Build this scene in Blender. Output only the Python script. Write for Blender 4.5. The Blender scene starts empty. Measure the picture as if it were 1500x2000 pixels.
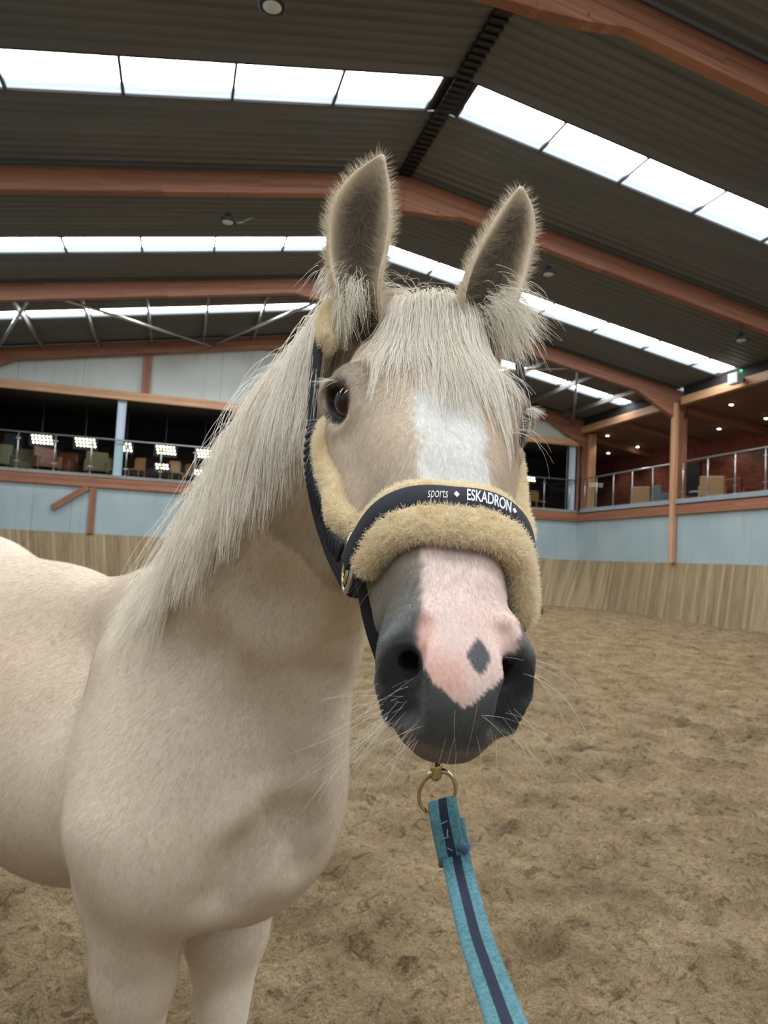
import bpy, bmesh, math, random
import numpy as np
from mathutils import Vector, Matrix
# ---------------------------------------------------------------- camera, world, lights
SC = bpy.context.scene
COL = SC.collection
YAW, PITCH, ROLL, FPX = -0.272610, 0.0663082, 0.0509762, 1417.69
CAMH = 1.4375
cam_d = bpy.data.cameras.new('camera'); cam = bpy.data.objects.new('camera', cam_d); COL.objects.link(cam)
cam_d.sensor_fit = 'VERTICAL'; cam_d.sensor_height = 36.0; cam_d.lens = 36.0*FPX/2000.0
cam_d.clip_start = 0.02; cam_d.clip_end = 500
cam_d.dof.use_dof = True; cam_d.dof.focus_distance = 0.80; cam_d.dof.aperture_fstop = cam_d.lens/2.3
def cam_matrix():
    cb, sb, cc, sc = math.cos(PITCH), math.sin(PITCH), math.cos(ROLL), math.sin(ROLL)
    right = np.array([1, 0, 0.]); fwd = np.array([0, cb, sb]); up = np.array([0, -sb, cb])
    return np.stack([right*cc+up*sc, -right*sc+up*cc, -fwd], 1)      # in the levelled frame C (x right, y forward)
MC = cam_matrix()
RZ = np.array([[math.cos(YAW), -math.sin(YAW), 0], [math.sin(YAW), math.cos(YAW), 0], [0, 0, 1]])
MW = RZ @ MC
m4 = Matrix([list(MW[i])+[0] for i in range(3)]+[[0, 0, 0, 1]]); m4.translation = Vector((0, 0, CAMH))
cam.matrix_world = m4
SC.camera = cam
SC.view_settings.view_transform = 'Standard'; SC.view_settings.look = 'None'
SC.view_settings.gamma = 1.0; SC.view_settings.use_curve_mapping = False
SC.view_settings.exposure = 0.14
SC.cycles.max_bounces = 6; SC.cycles.diffuse_bounces = 3; SC.cycles.glossy_bounces = 3
SC.cycles.transmission_bounces = 4; SC.cycles.transparent_max_bounces = 8
SC.cycles.caustics_reflective = False; SC.cycles.caustics_refractive = False
SC.cycles.sample_clamp_indirect = 4.0; SC.cycles.adaptive_threshold = 0.02
W = bpy.data.worlds.new('world'); SC.world = W; W.use_nodes = True
bg = W.node_tree.nodes['Background']; bg.inputs[0].default_value = (0.80, 0.90, 1.0, 1); bg.inputs[1].default_value = 0.5
# ---------------------------------------------------------------- helpers
def srgb(r, g, b):
    def f(c):
        c /= 255.0
        return c/12.92 if c <= 0.04045 else ((c+0.055)/1.055)**2.4
    return (f(r), f(g), f(b))
def C2W(p):                                    # levelled camera frame -> world
    return np.asarray(p, float) @ RZ.T + np.array([0, 0, CAMH])
def PT(px, py, d):                             # photo pixel seen at forward distance d -> point in frame C
    r = MC @ np.array([(px-750)/FPX, -(py-1000)/FPX, -1.0])
    return r*(d/r[1])
def unit(v):
    v = np.asarray(v, float); return v/np.linalg.norm(v)
class Field:
    """signed distance field made of smoothly blended muscles"""
    def __init__(s): s.pr = []
    def add(s, kind, k, *a, sub=False): s.pr.append((kind, k, a, sub))
    def cone(s, a, b, r1, r2, k=0.03, sub=False): s.add('c', k, np.asarray(a, float), np.asarray(b, float), r1, r2, sub=sub)
    def chain(s, pts, k=0.03, sub=False):
        for (a, r1), (b, r2) in zip(pts[:-1], pts[1:]): s.cone(a, b, r1, r2, k, sub)
    def ell(s, c, r, k=0.03, R=None, sub=False):
        s.add('e', k, np.asarray(c, float), np.asarray(r, float), np.eye(3) if R is None else np.asarray(R, float), sub=sub)
    @staticmethod
    def d1(kind, a, P):
        if kind == 'c':
            A, B, r1, r2 = a
            ba = B-A; l2 = ba@ba; rr = r1-r2; a2 = l2-rr*rr; il2 = 1/l2
            pa = P-A; y = pa@ba; z = y-l2
            q = pa*l2-np.outer(y, ba); x2 = (q*q).sum(1); y2 = y*y*l2; z2 = z*z*l2
            k = math.copysign(1, rr)*rr*rr*x2 if rr != 0 else 0*x2
            d = (np.sqrt(np.maximum(x2*a2*il2, 0))+y*rr)*il2-r1
            m1 = np.sign(z)*a2*z2 > k; m2 = np.sign(y)*a2*y2 < k
            d = np.where(m2, np.sqrt(x2+y2)*il2-r1, d)
            return np.where(m1, np.sqrt(x2+z2)*il2-r2, d)
        c, r, R = a
        q = (P-c)@R
        k0 = np.sqrt(((q/r)**2).sum(1)); k1 = np.sqrt(((q/(r*r))**2).sum(1))
        return np.where(k1 > 1e-9, k0*(k0-1)/np.maximum(k1, 1e-9), -r.min())
    def eval(s, P, prs=None):
        d = np.full(len(P), 1e3)
        for kind, k, a, sub in (s.pr if prs is None else prs):
            e = s.d1(kind, a, P)
            if sub:
                h = np.maximum(k-np.abs(d+e), 0)/k; d = np.maximum(d, -e)+h*h*k*0.25
            else:
                h = np.maximum(k-np.abs(d-e), 0)/k; d = np.minimum(d, e)-h*h*k*0.25
        return d
    def grid(s, lo, hi, h, nb=10):
        lo = np.asarray(lo, float); n = np.ceil((np.asarray(hi)-lo)/h/nb).astype(int)
        V = np.full(tuple(n*nb+1), 1.0, np.float32)
        I = np.stack(np.meshgrid(*[np.arange(k) for k in n], indexing='ij'), -1).reshape(-1, 3)
        cen = lo+(I+0.5)*nb*h; rad = nb*h*0.87
        D = np.stack([s.d1(k_, a, cen) for k_, k, a, sub in s.pr], 1)
        dc = s.eval(cen)
        # ellipsoid distances are bounds only: keep a wide margin
        act = np.where(np.abs(dc) < rad*2.0+0.004)[0]
        for i in np.where((dc <= 0))[0]:
            b = I[i]*nb; V[b[0]:b[0]+nb+1, b[1]:b[1]+nb+1, b[2]:b[2]+nb+1] = -1.0
        g = np.stack(np.meshgrid(*[np.arange(nb+1)]*3, indexing='ij'), -1).reshape(-1, 3)*h
        for i in act:
            b = I[i]*nb
            prs = [p for p, dd in zip(s.pr, D[i]) if dd < abs(dc[i])+3.2*rad+p[1]+0.02]
            V[b[0]:b[0]+nb+1, b[1]:b[1]+nb+1, b[2]:b[2]+nb+1] = s.eval(lo+b*h+g, prs).reshape(nb+1, nb+1, nb+1)
        return V, lo
def surface_nets(V, lo, h):
    S = V < 0
    c = np.zeros(tuple(np.array(V.shape)-1), np.int8)
    for dx in (0, 1):
        for dy in (0, 1):
            for dz in (0, 1):
                c += S[dx:S.shape[0]-1+dx, dy:S.shape[1]-1+dy, dz:S.shape[2]-1+dz]
    act = (c > 0) & (c < 8)
    idx = np.argwhere(act); ids = np.full(act.shape, -1, np.int32); ids[act] = np.arange(len(idx))
    acc = np.zeros((len(idx), 3)); cnt = np.zeros(len(idx))
    cor = [(i, j, k) for i in (0, 1) for j in (0, 1) for k in (0, 1)]
    for a in cor:
        for ax in range(3):
            if a[ax]: continue
            b = list(a); b[ax] = 1
            va = V[idx[:, 0]+a[0], idx[:, 1]+a[1], idx[:, 2]+a[2]]; vb = V[idx[:, 0]+b[0], idx[:, 1]+b[1], idx[:, 2]+b[2]]
            m = (va < 0) != (vb < 0)
            t = np.where(m, va/np.where(m, va-vb, 1), 0)
            p = np.tile(np.array(a, float), (len(idx), 1)); p[:, ax] = t
            acc += p*m[:, None]; cnt += m
    verts = lo+(idx+acc/cnt[:, None])*h
    faces = []
    for ax in range(3):
        o1, o2 = [(1, 2), (2, 0), (0, 1)][ax]
        sl0 = [slice(1, -1)]*3; sl1 = [slice(1, -1)]*3
        sl0[ax] = slice(0, -1); sl1[ax] = slice(1, None)
        s0 = S[tuple(sl0)]; s1 = S[tuple(sl1)]
        e = np.argwhere(s0 != s1); flip = s0[s0 != s1]
        off = np.ones(3, int); off[ax] = 0
        e = e+off
        def at(d1, d2):
            q = e.copy(); q[:, o1] -= d1; q[:, o2] -= d2
            return ids[q[:, 0], q[:, 1], q[:, 2]]
        f = np.stack([at(1, 1), at(0, 1), at(0, 0), at(1, 0)], 1)
        f[~flip] = f[~flip][:, ::-1]
        faces.append(f)
    F = np.concatenate(faces); F = F[(F >= 0).all(1)]
    return verts, F
def np_mesh(name, V, F):
    me = bpy.data.meshes.new(name)
    F = np.asarray(F, np.int32); n = F.shape[1]
    me.vertices.add(len(V)); me.vertices.foreach_set('co', np.asarray(V, np.float32).ravel())
    me.loops.add(F.size); me.loops.foreach_set('vertex_index', F.ravel())
    me.polygons.add(len(F)); me.polygons.foreach_set('loop_start', np.arange(0, F.size, n, dtype=np.int32))
    me.polygons.foreach_set('use_smooth', np.ones(len(F), bool))
    me.update(calc_edges=True); me.validate()
    return me
def tag(o, label=None, cat=None, group=None, kind=None):
    if label: o['label'] = label
    if cat: o['category'] = cat
    if group: o['group'] = group
    if kind: o['kind'] = kind
    return o
def link(name, data, mat=None, parent=None):
    o = bpy.data.objects.new(name, data); COL.objects.link(o)
    if mat is not None: data.materials.append(mat)
    if parent is not None: o.parent = parent
    return o
def empty(name, loc=(0, 0, 0), rz=0.0):
    o = bpy.data.objects.new(name, None); COL.objects.link(o); o.location = loc; o.rotation_euler = (0, 0, rz); return o
class MB:
    """collects boxes, prisms, tubes; builds ONE mesh object"""
    def __init__(s): s.v = []; s.f = []; s.sm = []
    def add(s, V, F, smooth=False):
        o = len(s.v); s.v += [tuple(map(float, v)) for v in V]; s.f += [tuple(int(i)+o for i in f) for f in F]; s.sm += [smooth]*len(F); return s
    def box(s, lo, hi, M=None):
        x0, y0, z0 = lo; x1, y1, z1 = hi
        V = np.array([(x0, y0, z0), (x1, y0, z0), (x1, y1, z0), (x0, y1, z0), (x0, y0, z1), (x1, y0, z1), (x1, y1, z1), (x0, y1, z1)], float)
        if M is not None: V = V @ np.array(M[0]).T + np.array(M[1])
        return s.add(V, [(0, 3, 2, 1), (4, 5, 6, 7), (0, 1, 5, 4), (1, 2, 6, 5), (2, 3, 7, 6), (3, 0, 4, 7)])
    def prism(s, poly, axis, a, b):
        n = len(poly); V = []
        for t in (a, b):
            for p in poly:
                q = [p[0], p[1]]; q.insert(axis, t); V.append(q)
        F = [tuple(range(n))[::-1], tuple(range(n, 2*n))]+[(i, (i+1) % n, n+(i+1) % n, n+i) for i in range(n)]
        return s.add(V, F)
    def beam(s, a, b, w, h, up=(0, 0, 1)):
        a = np.asarray(a, float); b = np.asarray(b, float); d = unit(b-a)
        x = np.cross(d, up)
        x = unit(x) if np.linalg.norm(x) > 1e-4 else np.array([1, 0, 0.]); u = np.cross(x, d)
        V = [p+x*sx*w/2+u*su*h/2 for p in (a, b) for sx, su in ((-1, -1), (1, -1), (1, 1), (-1, 1))]
        return s.add(V, [(3, 2, 1, 0), (4, 5, 6, 7), (0, 1, 5, 4), (1, 2, 6, 5), (2, 3, 7, 6), (3, 0, 4, 7)])
    def tube(s, pts, r, n=10, closed=False, cap=True):
        P = np.asarray(pts, float); m = len(P); rr = np.broadcast_to(np.asarray(r, float), (m,))
        if closed: T = np.roll(P, -1, 0)-np.roll(P, 1, 0)
        else: T = np.gradient(P, axis=0)
        T /= np.linalg.norm(T, axis=1)[:, None]+1e-12
        x = np.cross(T[0], (0.3, 0.2, 0.93)); x = unit(x); V = []
        for i in range(m):
            x = x-T[i]*(x@T[i]); x = unit(x); y = np.cross(T[i], x)
            for j in range(n):
                a = 2*math.pi*j/n; V.append(P[i]+rr[i]*(x*math.cos(a)+y*math.sin(a)))
        F = []
        for i in range(m if closed else m-1):
            for j in range(n):
                a = i*n+j; b = i*n+(j+1) % n; c = ((i+1) % m)*n+(j+1) % n; d = ((i+1) % m)*n+j; F.append((a, b, c, d))
        if not closed and cap: F += [tuple(range(n))[::-1], tuple((m-1)*n+j for j in range(n))]
        return s.add(V, F, True)
    def lathe(s, prof, n=20, org=(0, 0, 0), R=None):
        R = np.eye(3) if R is None else np.asarray(R); m = len(prof); V = []
        for r, z in prof:
            for j in range(n):
                a = 2*math.pi*j/n; V.append(np.array(org)+R@np.array([r*math.cos(a), r*math.sin(a), z]))
        F = [(i*n+j, i*n+(j+1) % n, (i+1)*n+(j+1) % n, (i+1)*n+j) for i in range(m-1) for j in range(n)]
        F += [tuple(range(n))[::-1], tuple((m-1)*n+j for j in range(n))]
        return s.add(V, F, True)
    def sweep(s, pts, widths, nrm, wid, th, smooth=True):
        """flat band along pts: wid vectors (across), nrm vectors (out); widths, thickness"""
        P = np.asarray(pts, float); m = len(P); V = []
        for i in range(m):
            w = np.asarray(wid[i])*widths[i]/2; q = np.asarray(nrm[i])*th/2
            b = 0.82
            V += [P[i]-w*1.0-q*.4, P[i]-w*b-q, P[i]+w*b-q, P[i]+w-q*.4, P[i]+w+q*.4, P[i]+w*b+q, P[i]-w*b+q, P[i]-w+q*.4]
        F = [(i*8+j, i*8+(j+1) % 8, (i+1)*8+(j+1) % 8, (i+1)*8+j) for i in range(m-1) for j in range(8)]
        F += [tuple(range(8))[::-1], tuple((m-1)*8+j for j in range(8))]
        return s.add(V, F, smooth)
    def mesh(s, name, org=(0, 0, 0)):
        me = bpy.data.meshes.new(name); o = np.asarray(org, float)
        me.from_pydata([tuple(np.array(v)-o) for v in s.v], [], s.f)
        me.polygons.foreach_set('use_smooth', s.sm)
        bm = bmesh.new(); bm.from_mesh(me); bmesh.ops.recalc_face_normals(bm, faces=bm.faces); bm.to_mesh(me); bm.free()
        return me
    def build(s, name, mat=None, parent=None, org=(0, 0, 0), bevel=0):
        o = link(name, s.mesh(name, org), mat, parent)
        if parent is None: o.location = org
        if bevel:
            b = o.modifiers.new('bevel', 'BEVEL'); b.width = bevel; b.segments = 2; b.limit_method = 'ANGLE'
        return o
# node material builder
class NM:
    def __init__(s, name):
        s.m = bpy.data.materials.new(name); s.m.use_nodes = True; s.t = s.m.node_tree; s.t.nodes.clear()
        s.out = s.t.nodes.new('ShaderNodeOutputMaterial')
    def n(s, typ, _in=None, **kw):
        nd = s.t.nodes.new('ShaderNode'+typ)
        for k, v in kw.items(): setattr(nd, k, v)
        for k, v in (_in or {}).items():
            if isinstance(v, tuple) and len(v) == 2 and hasattr(v[0], 'outputs'): s.t.links.new(v[0].outputs[v[1]], nd.inputs[k])
            elif hasattr(v, 'outputs'): s.t.links.new(v.outputs[0], nd.inputs[k])
            else: nd.inputs[k].default_value = v
        return nd
    def ramp(s, fac, stops, interp='LINEAR'):
        nd = s.n('ValToRGB', {0: fac}); cr = nd.color_ramp; cr.interpolation = interp
        while len(cr.elements) < len(stops): cr.elements.new(0.5)
        for e, (p, c) in zip(cr.elements, stops): e.position = p; e.color = (*c, 1) if len(c) == 3 else c
        return nd
    def mix(s, fac, a, b, blend='MIX'):
        nd = s.t.nodes.new('ShaderNodeMix'); nd.data_type = 'RGBA'; nd.blend_type = blend
        for k, v in ((0, fac), (6, a), (7, b)):
            if isinstance(v, tuple) and len(v) == 2 and hasattr(v[0], 'outputs'): s.t.links.new(v[0].outputs[v[1]], nd.inputs[k])
            elif hasattr(v, 'outputs'): s.t.links.new(v.outputs[0], nd.inputs[k])
            else: nd.inputs[k].default_value = (*v, 1) if isinstance(v, tuple) and len(v) == 3 else v
        nd2 = s.t.nodes.new('NodeReroute'); s.t.links.new(nd.outputs[2], nd2.inputs[0]); return nd2
    def principled(s, **kw):
        nd = s.n('BsdfPrincipled')
        for k, v in kw.items():
            k = k.replace('_', ' ')
            if hasattr(v, 'outputs'): s.t.links.new(v.outputs[0], nd.inputs[k])
            else: nd.inputs[k].default_value = (*v, 1) if isinstance(v, tuple) and len(v) == 3 and 'Color' in k or (k == 'Base Color' and len(v) == 3) else v
        s.t.links.new(nd.outputs[0], s.out.inputs[0]); return nd
    def bump(s, h, strength=0.3, dist=0.01):
        return s.n('Bump', {'Height': h, 'Strength': strength, 'Distance': dist})
def simple(name, col, rough=0.6, metal=0.0, emit=None, es=0.0, spec=0.5):
    m = NM(name); k = dict(Base_Color=col, Roughness=rough, Metallic=metal, Specular_IOR_Level=spec)
    if emit: k.update(Emission_Color=emit, Emission_Strength=es)
    m.principled(**k); return m.m
# ---------------------------------------------------------------- hall
S_ = 1.15
def w3(x, y, z): return (x*S_, y*S_, z*S_+CAMH)
XR, YE, XRG = 13.795*S_, 23.293*S_, 3.6*S_
XL = 2*XRG-XR; YN = -12.0
SL = .175
def zroof(x, top=7.20): return top*S_+CAMH-SL*abs(x-XRG)
ZK, ZB, ZBT, ZRAIL, ZG, ZGT, ZE = [z*S_+CAMH for z in (.352, 1.741, 2.0986, 3.2486, 4.466, 4.726, 4.925)]
# -- materials
def mat_glulam(name, c1, c2, c3, rough=.55):
    m = NM(name); tc = m.n('TexCoord'); sp = m.n('SeparateXYZ', {0: (tc, 'Object')})
    cb = m.n('CombineXYZ', {0: (sp, 'X'), 1: (sp, 'Z'), 2: (sp, 'Y')})
    br = m.n('TexBrick', {'Vector': cb, 'Scale': 1.0, 'Mortar Size': .002, 'Mortar Smooth': .3, 'Brick Width': 3.1, 'Row Height': .045,
             'Color1': (0, 0, 0, 1), 'Color2': (1, 1, 1, 1), 'Mortar': (0, 0, 0, 1)}); br.offset = .37; br.squash = 1.0
    mp = m.n('Mapping', {0: (tc, 'Object')}); mp.inputs['Scale'].default_value = (1.2, 30, 30)
    g = m.n('TexNoise', {'Vector': mp, 'Scale': 1.0, 'Detail': 5.0, 'Roughness': .6})
    base = m.ramp(br, [(0, c1), (.5, c2), (1, c3)])
    gr = m.ramp(g, [(.3, (.72, .68, .64)), (.7, (1.12, 1.1, 1.08))])
    col = m.mix(1.0, base, gr, 'MULTIPLY')
    kn = m.n('TexVoronoi', {'Vector': (tc, 'Object'), 'Scale': 1.7}); kr = m.ramp((kn, 'Distance'), [(.0, (.25, .18, .14)), (.035, (.35, .26, .2)), (.06, (1, 1, 1))])
    col = m.mix(.8, col, kr, 'MULTIPLY')
    m.principled(Base_Color=col, Roughness=rough, Normal=m.bump(g, .15, .003)); return m.m
M_GL = mat_glulam('glulam_timber', srgb(132, 86, 64), srgb(146, 98, 75), srgb(160, 112, 86))
M_GLR = mat_glulam('pale_timber', srgb(184, 142, 110), srgb(194, 152, 118), srgb(204, 162, 128))
def mat_ceiling():
    m = NM('corrugated_lining'); tc = m.n('TexCoord')
    mp = m.n('Mapping', {0: (tc, 'Object')}); mp.inputs['Scale'].default_value = (.25, 3, 1)
    n = m.n('TexNoise', {'Vector': mp, 'Scale': 1.0, 'Detail': 4.0})
    m.principled(Base_Color=m.ramp(n, [(.3, srgb(86, 90, 92)), (.7, srgb(100, 103, 104))]), Roughness=.55); return m.m
M_CEIL = mat_ceiling()
def mat_render(name, a, b):
    m = NM(name); tc = m.n('TexCoord')
    n1 = m.n('TexNoise', {'Vector': (tc, 'Object'), 'Scale': .7, 'Detail': 6.0, 'Roughness': .6})
    mp = m.n('Mapping', {0: (tc, 'Object')}); mp.inputs['Scale'].default_value = (5, 5, .5)
    n2 = m.n('TexNoise', {'Vector': mp, 'Scale': 1.0, 'Detail': 5.0})
    c = m.ramp(n1, [(.3, a), (.75, b)]); st = m.ramp(n2, [(.25, (.84, .84, .82)), (.45, (1, 1, 1))])
    c = m.mix(.8, c, st, 'MULTIPLY')
    # panel joints
    sp = m.n('SeparateXYZ', {0: (tc, 'Object')})
    m.principled(Base_Color=c, Roughness=.8); return m.m
M_WALL = mat_render('blue_render', srgb(146, 164, 170), srgb(164, 180, 185))
M_WALLW = mat_render('grey_render', srgb(178, 184, 182), srgb(196, 201, 199))
def mat_kick():
    m = NM('kickboard_planks'); tc = m.n('TexCoord'); sp = m.n('SeparateXYZ', {0: (tc, 'UV')})
    u = m.n('Math', {0: (sp, 'X'), 1: 1/.135}, operation='MULTIPLY'); fl = m.n('Math', {0: u}, operation='FLOOR'); fr = m.n('Math', {0: u}, operation='FRACT')
    wn = m.n('TexWhiteNoise', {'W': fl}, noise_dimensions='1D')
    cb = m.n('CombineXYZ', {0: (sp, 'X'), 1: (sp, 'Y'), 2: wn})
    mp = m.n('Mapping', {0: cb}); mp.inputs['Scale'].default_value = (14, 1.1, 9)
    g = m.n('TexNoise', {'Vector': mp, 'Scale': 1.0, 'Detail': 5.0, 'Roughness': .6})
    b = m.ramp(wn, [(0, srgb(130, 113, 86)), (.5, srgb(146, 129, 100)), (1, srgb(162, 145, 114))])
    c = m.mix(1.0, b, m.ramp(g, [(.28, (.66, .63, .58)), (.68, (1.12, 1.1, 1.06))]), 'MULTIPLY')
    kn = m.n('TexVoronoi', {'Vector': cb, 'Scale': 3.0}); c = m.mix(.7, c, m.ramp((kn, 'Distance'), [(.03, (.4, .32, .24)), (.09, (1, 1, 1))]), 'MULTIPLY')
    gap = m.ramp(fr, [(.0, (.25, .2, .15)), (.035, (1, 1, 1)), (.965, (1, 1, 1)), (1.0, (.3, .25, .2))])
    c = m.mix(1.0, c, gap, 'MULTIPLY')
    m.principled(Base_Color=c, Roughness=.75, Normal=m.bump(gap, .5, .006)); return m.m
M_KICK = mat_kick()
def mat_sand():
    m = NM('riding_sand'); tc = m.n('TexCoord'); P = (tc, 'Object')
    n1 = m.n('TexNoise', {'Vector': P, 'Scale': 2.2, 'Detail': 8.0, 'Roughness': .65})
    mp = m.n('Mapping', {0: P}); mp.inputs['Scale'].default_value = (34, 52, 36)
    n2 = m.n('TexNoise', {'Vector': mp, 'Scale': 1.0, 'Detail': 7.0, 'Roughness': .75, 'Distortion': .8})
    n3 = m.n('TexNoise', {'Vector': P, 'Scale': 120.0, 'Detail': 3.0, 'Roughness': .7})
    c = m.ramp(n1, [(.34, srgb(134, 113, 86)), (.48, srgb(164, 142, 110)), (.66, srgb(186, 164, 130))])
    c = m.mix(.85, c, m.ramp(n2, [(.34, (.36, .33, .30)), (.45, (.92, .91, .9)), (.68, (1.38, 1.35, 1.28))]), 'MULTIPLY')
    c = m.mix(.7, c, m.ramp(n3, [(.36, (.45, .42, .4)), (.48, (1, 1, 1)), (.66, (1.3, 1.3, 1.26))]), 'MULTIPLY')
    n4 = m.n('TexNoise', {'Vector': P, 'Scale': 11.0, 'Detail': 6.0, 'Roughness': .62, 'Distortion': 1.2})
    c = m.mix(.8, c, m.ramp(n4, [(.36, (.42, .38, .34)), (.44, (.93, .92, .91)), (.62, (1.0, 1.0, 1.0)), (.72, (1.16, 1.15, 1.12))]), 'MULTIPLY')
    h = m.n('Math', {0: n2, 1: n3, 2: 0.0}, operation='ADD')
    m.principled(Base_Color=c, Roughness=.95, Specular_IOR_Level=.15, Normal=m.bump(h, 1.0, .03)); return m.m
M_SAND = mat_sand()
M_STEEL = simple('brushed_steel', srgb(190, 192, 196), .3, .85)
M_DARK = simple('dark_metal', srgb(38, 38, 42), .5, .4)
M_PURL = simple('galvanised_purlin', srgb(120, 116, 112), .45, .5)
M_CONC = mat_render('concrete_edge', srgb(120, 118, 114), srgb(150, 150, 148))
M_POST = simple('pale_blue_paint', srgb(186, 200, 216), .5)
M_BLACK = simple('dark_lining', srgb(30, 30, 32), .9)
M_ROOMC = simple('brown_ceiling_lining', srgb(120, 92, 78), .8)
def mat_brick():
    m = NM('red_brick'); tc = m.n('TexCoord'); sp = m.n('SeparateXYZ', {0: (tc, 'Object')})
    s = m.n('Math', {0: (sp, 'X'), 1: (sp, 'Y')}, operation='ADD'); cb = m.n('CombineXYZ', {0: s, 1: (sp, 'Z')})
    br = m.n('TexBrick', {'Vector': cb, 'Scale': 1.0, 'Mortar Size': .006, 'Brick Width': .24, 'Row Height': .08,
        'Color1': (*srgb(128, 62, 42), 1), 'Color2': (*srgb(104, 46, 34), 1), 'Mortar': (*srgb(86, 60, 50), 1)})
    m.principled(Base_Color=br, Roughness=.85); return m.m
M_BRICK = mat_brick()
def mat_glass():
    m = NM('clear_glass'); t = m.n('BsdfTransparent', {0: (.93, .97, .96, 1)}); g = m.n('BsdfGlossy', {'Roughness': .02})
    fr = m.n('Fresnel', {0: 1.45}); ge = m.n('NewGeometry'); iv = m.n('Math', {0: 1.0, 1: (ge, 'Backfacing')}, operation='SUBTRACT'); fm = m.n('Math', {0: fr, 1: iv}, operation='MULTIPLY'); mx = m.n('MixShader', {0: fm, 1: t, 2: g}); m.t.links.new(mx.outputs[0], m.out.inputs[0]); return m.m
M_GLASS = mat_glass()
def mat_sky():
    m = NM('daylit_rooflight'); tc = m.n('TexCoord'); sp = m.n('SeparateXYZ', {0: (tc, 'UV')})
    n = m.n('TexNoise', {'Vector': (tc, 'UV'), 'Scale': 6.0, 'Detail': 3.0})
    c = m.ramp((sp, 'Y'), [(0.0, (.026, .032, .038)), (.07, (.04, .046, .05)), (.09, (.026, .033, .040)), (.24, (.036, .044, .052)), (.34, (.9, .97, 1.0)), (1.0, (1.0, 1.0, 1.0))])
    m.principled(Base_Color=(.8, .85, .88), Roughness=.4, Emission_Color=c, Emission_Strength=SKYL); return m.m
SKYL = 20.0
M_SKY = mat_sky()
# -- floor
def build_floor():
    x = np.arange(XL-.2, XR+.01, .036); y = np.arange(-3.0, YE+.01, .036)
    X, Y = np.meshgrid(x, y, indexing='ij'); rng = np.random.default_rng(5)
    Z = np.zeros_like(X)
    def vn(sx, sy, seed):
        r = np.random.default_rng(seed); A = r.standard_normal((int((x[-1]-x[0])/sx)+4, int((y[-1]-y[0])/sy)+4))
        u = (X-x[0])/sx; v = (Y-y[0])/sy; i = u.astype(int); j = v.astype(int); fu = u-i; fv = v-j; fu = fu*fu*(3-2*fu); fv = fv*fv*(3-2*fv)
        return (A[i, j]*(1-fu)+A[i+1, j]*fu)*(1-fv)+(A[i, j+1]*(1-fu)+A[i+1, j+1]*fu)*fv
    Z += .014*vn(1.9, 1.6, 1)+.014*vn(.55, .40, 2)+.013*vn(.22, .15, 3)+.010*vn(.10, .075, 4)+.009*vn(.052, .045, 6)
    for k in range(5200):                                            # hoof prints
        cx = rng.uniform(x[0], x[-1]); cy = rng.uniform(y[0], min(18, y[-1])); r = rng.uniform(.055, .10); dp = rng.uniform(.012, .045)
        i0 = int((cx-x[0]-.3)/.036); j0 = int((cy-y[0]-.3)/.036)
        if i0 < 0 or j0 < 0: continue
        a = rng.uniform(0, 3.14); sl = (slice(i0, i0+17), slice(j0, j0+17))
        dx = X[sl]-cx; dy = Y[sl]-cy; p = dx*math.cos(a)+dy*math.sin(a); q = (-dx*math.sin(a)+dy*math.cos(a))*1.2
        d = np.sqrt(p*p+q*q)/r
        Z[sl] += -dp*np.exp(-(d**4))+dp*.75*np.exp(-((d-1.35)/.33)**2)*(0.6+.6*np.sin(np.arctan2(q, p)+a*7))
    Z -= Z.mean()
    V = np.stack([X, Y, Z], -1).reshape(-1, 3); ny = len(y)
    I = (np.arange(len(x)-1)[:, None]*ny+np.arange(ny-1)[None]).ravel()
    return np_mesh('floor', V, np.stack([I, I+ny, I+ny+1, I+1], 1))
tag(link('floor', build_floor(), M_SAND), kind='structure')
b = MB(); b.box((XL-.2, YN, -.25), (XR, -2.9, 0.0)); tag(b.build('floor', M_SAND), kind='structure')
# -- ceiling slopes (ribbed lining with gaps for the rooflights)
BANDS = [(-6.1, -5.2), (-.75, .15), (4.3, 5.2), (9.80, 10.68), (15.55, 16.40), (20.1, 20.82)]
BANDS = [(a*S_, c*S_) for a, c in BANDS]
def slope_mesh(sgn):
    V = []; Fq = []
    xa = XRG+sgn*.12; xb = XR+.1 if sgn > 0 else XL-.1
    edges = [YN]+[e for bnd in BANDS for e in bnd]+[YE+.0]
    for k in range(0, len(edges), 2):
        ya, yb = edges[k], edges[k+1]; prof = []; yv = ya
        prof.append((ya, 0.0))
        while yv+.23 < yb:
            prof += [(yv+.02, 0), (yv+.06, .035), (yv+.17, .035), (yv+.21, 0)]; yv += .23
        prof.append((yb, 0.0)); n = len(prof); o = len(V)
        for xx in (xa, xb):
            for (yy, dz) in prof: V.append((xx, yy, zroof(xx, 7.26)+dz))
        Fq += [(o+i, o+i+1, o+n+i+1, o+n+i) for i in range(n-1)]
    return np_mesh('ceiling', np.array(V), np.array(Fq))
for sgn in (1, -1):
    me = slope_mesh(sgn); me.polygons.foreach_set('use_smooth', np.zeros(len(me.polygons), bool))
    tag(link('ceiling', me, M_CEIL), kind='structure')
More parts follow.
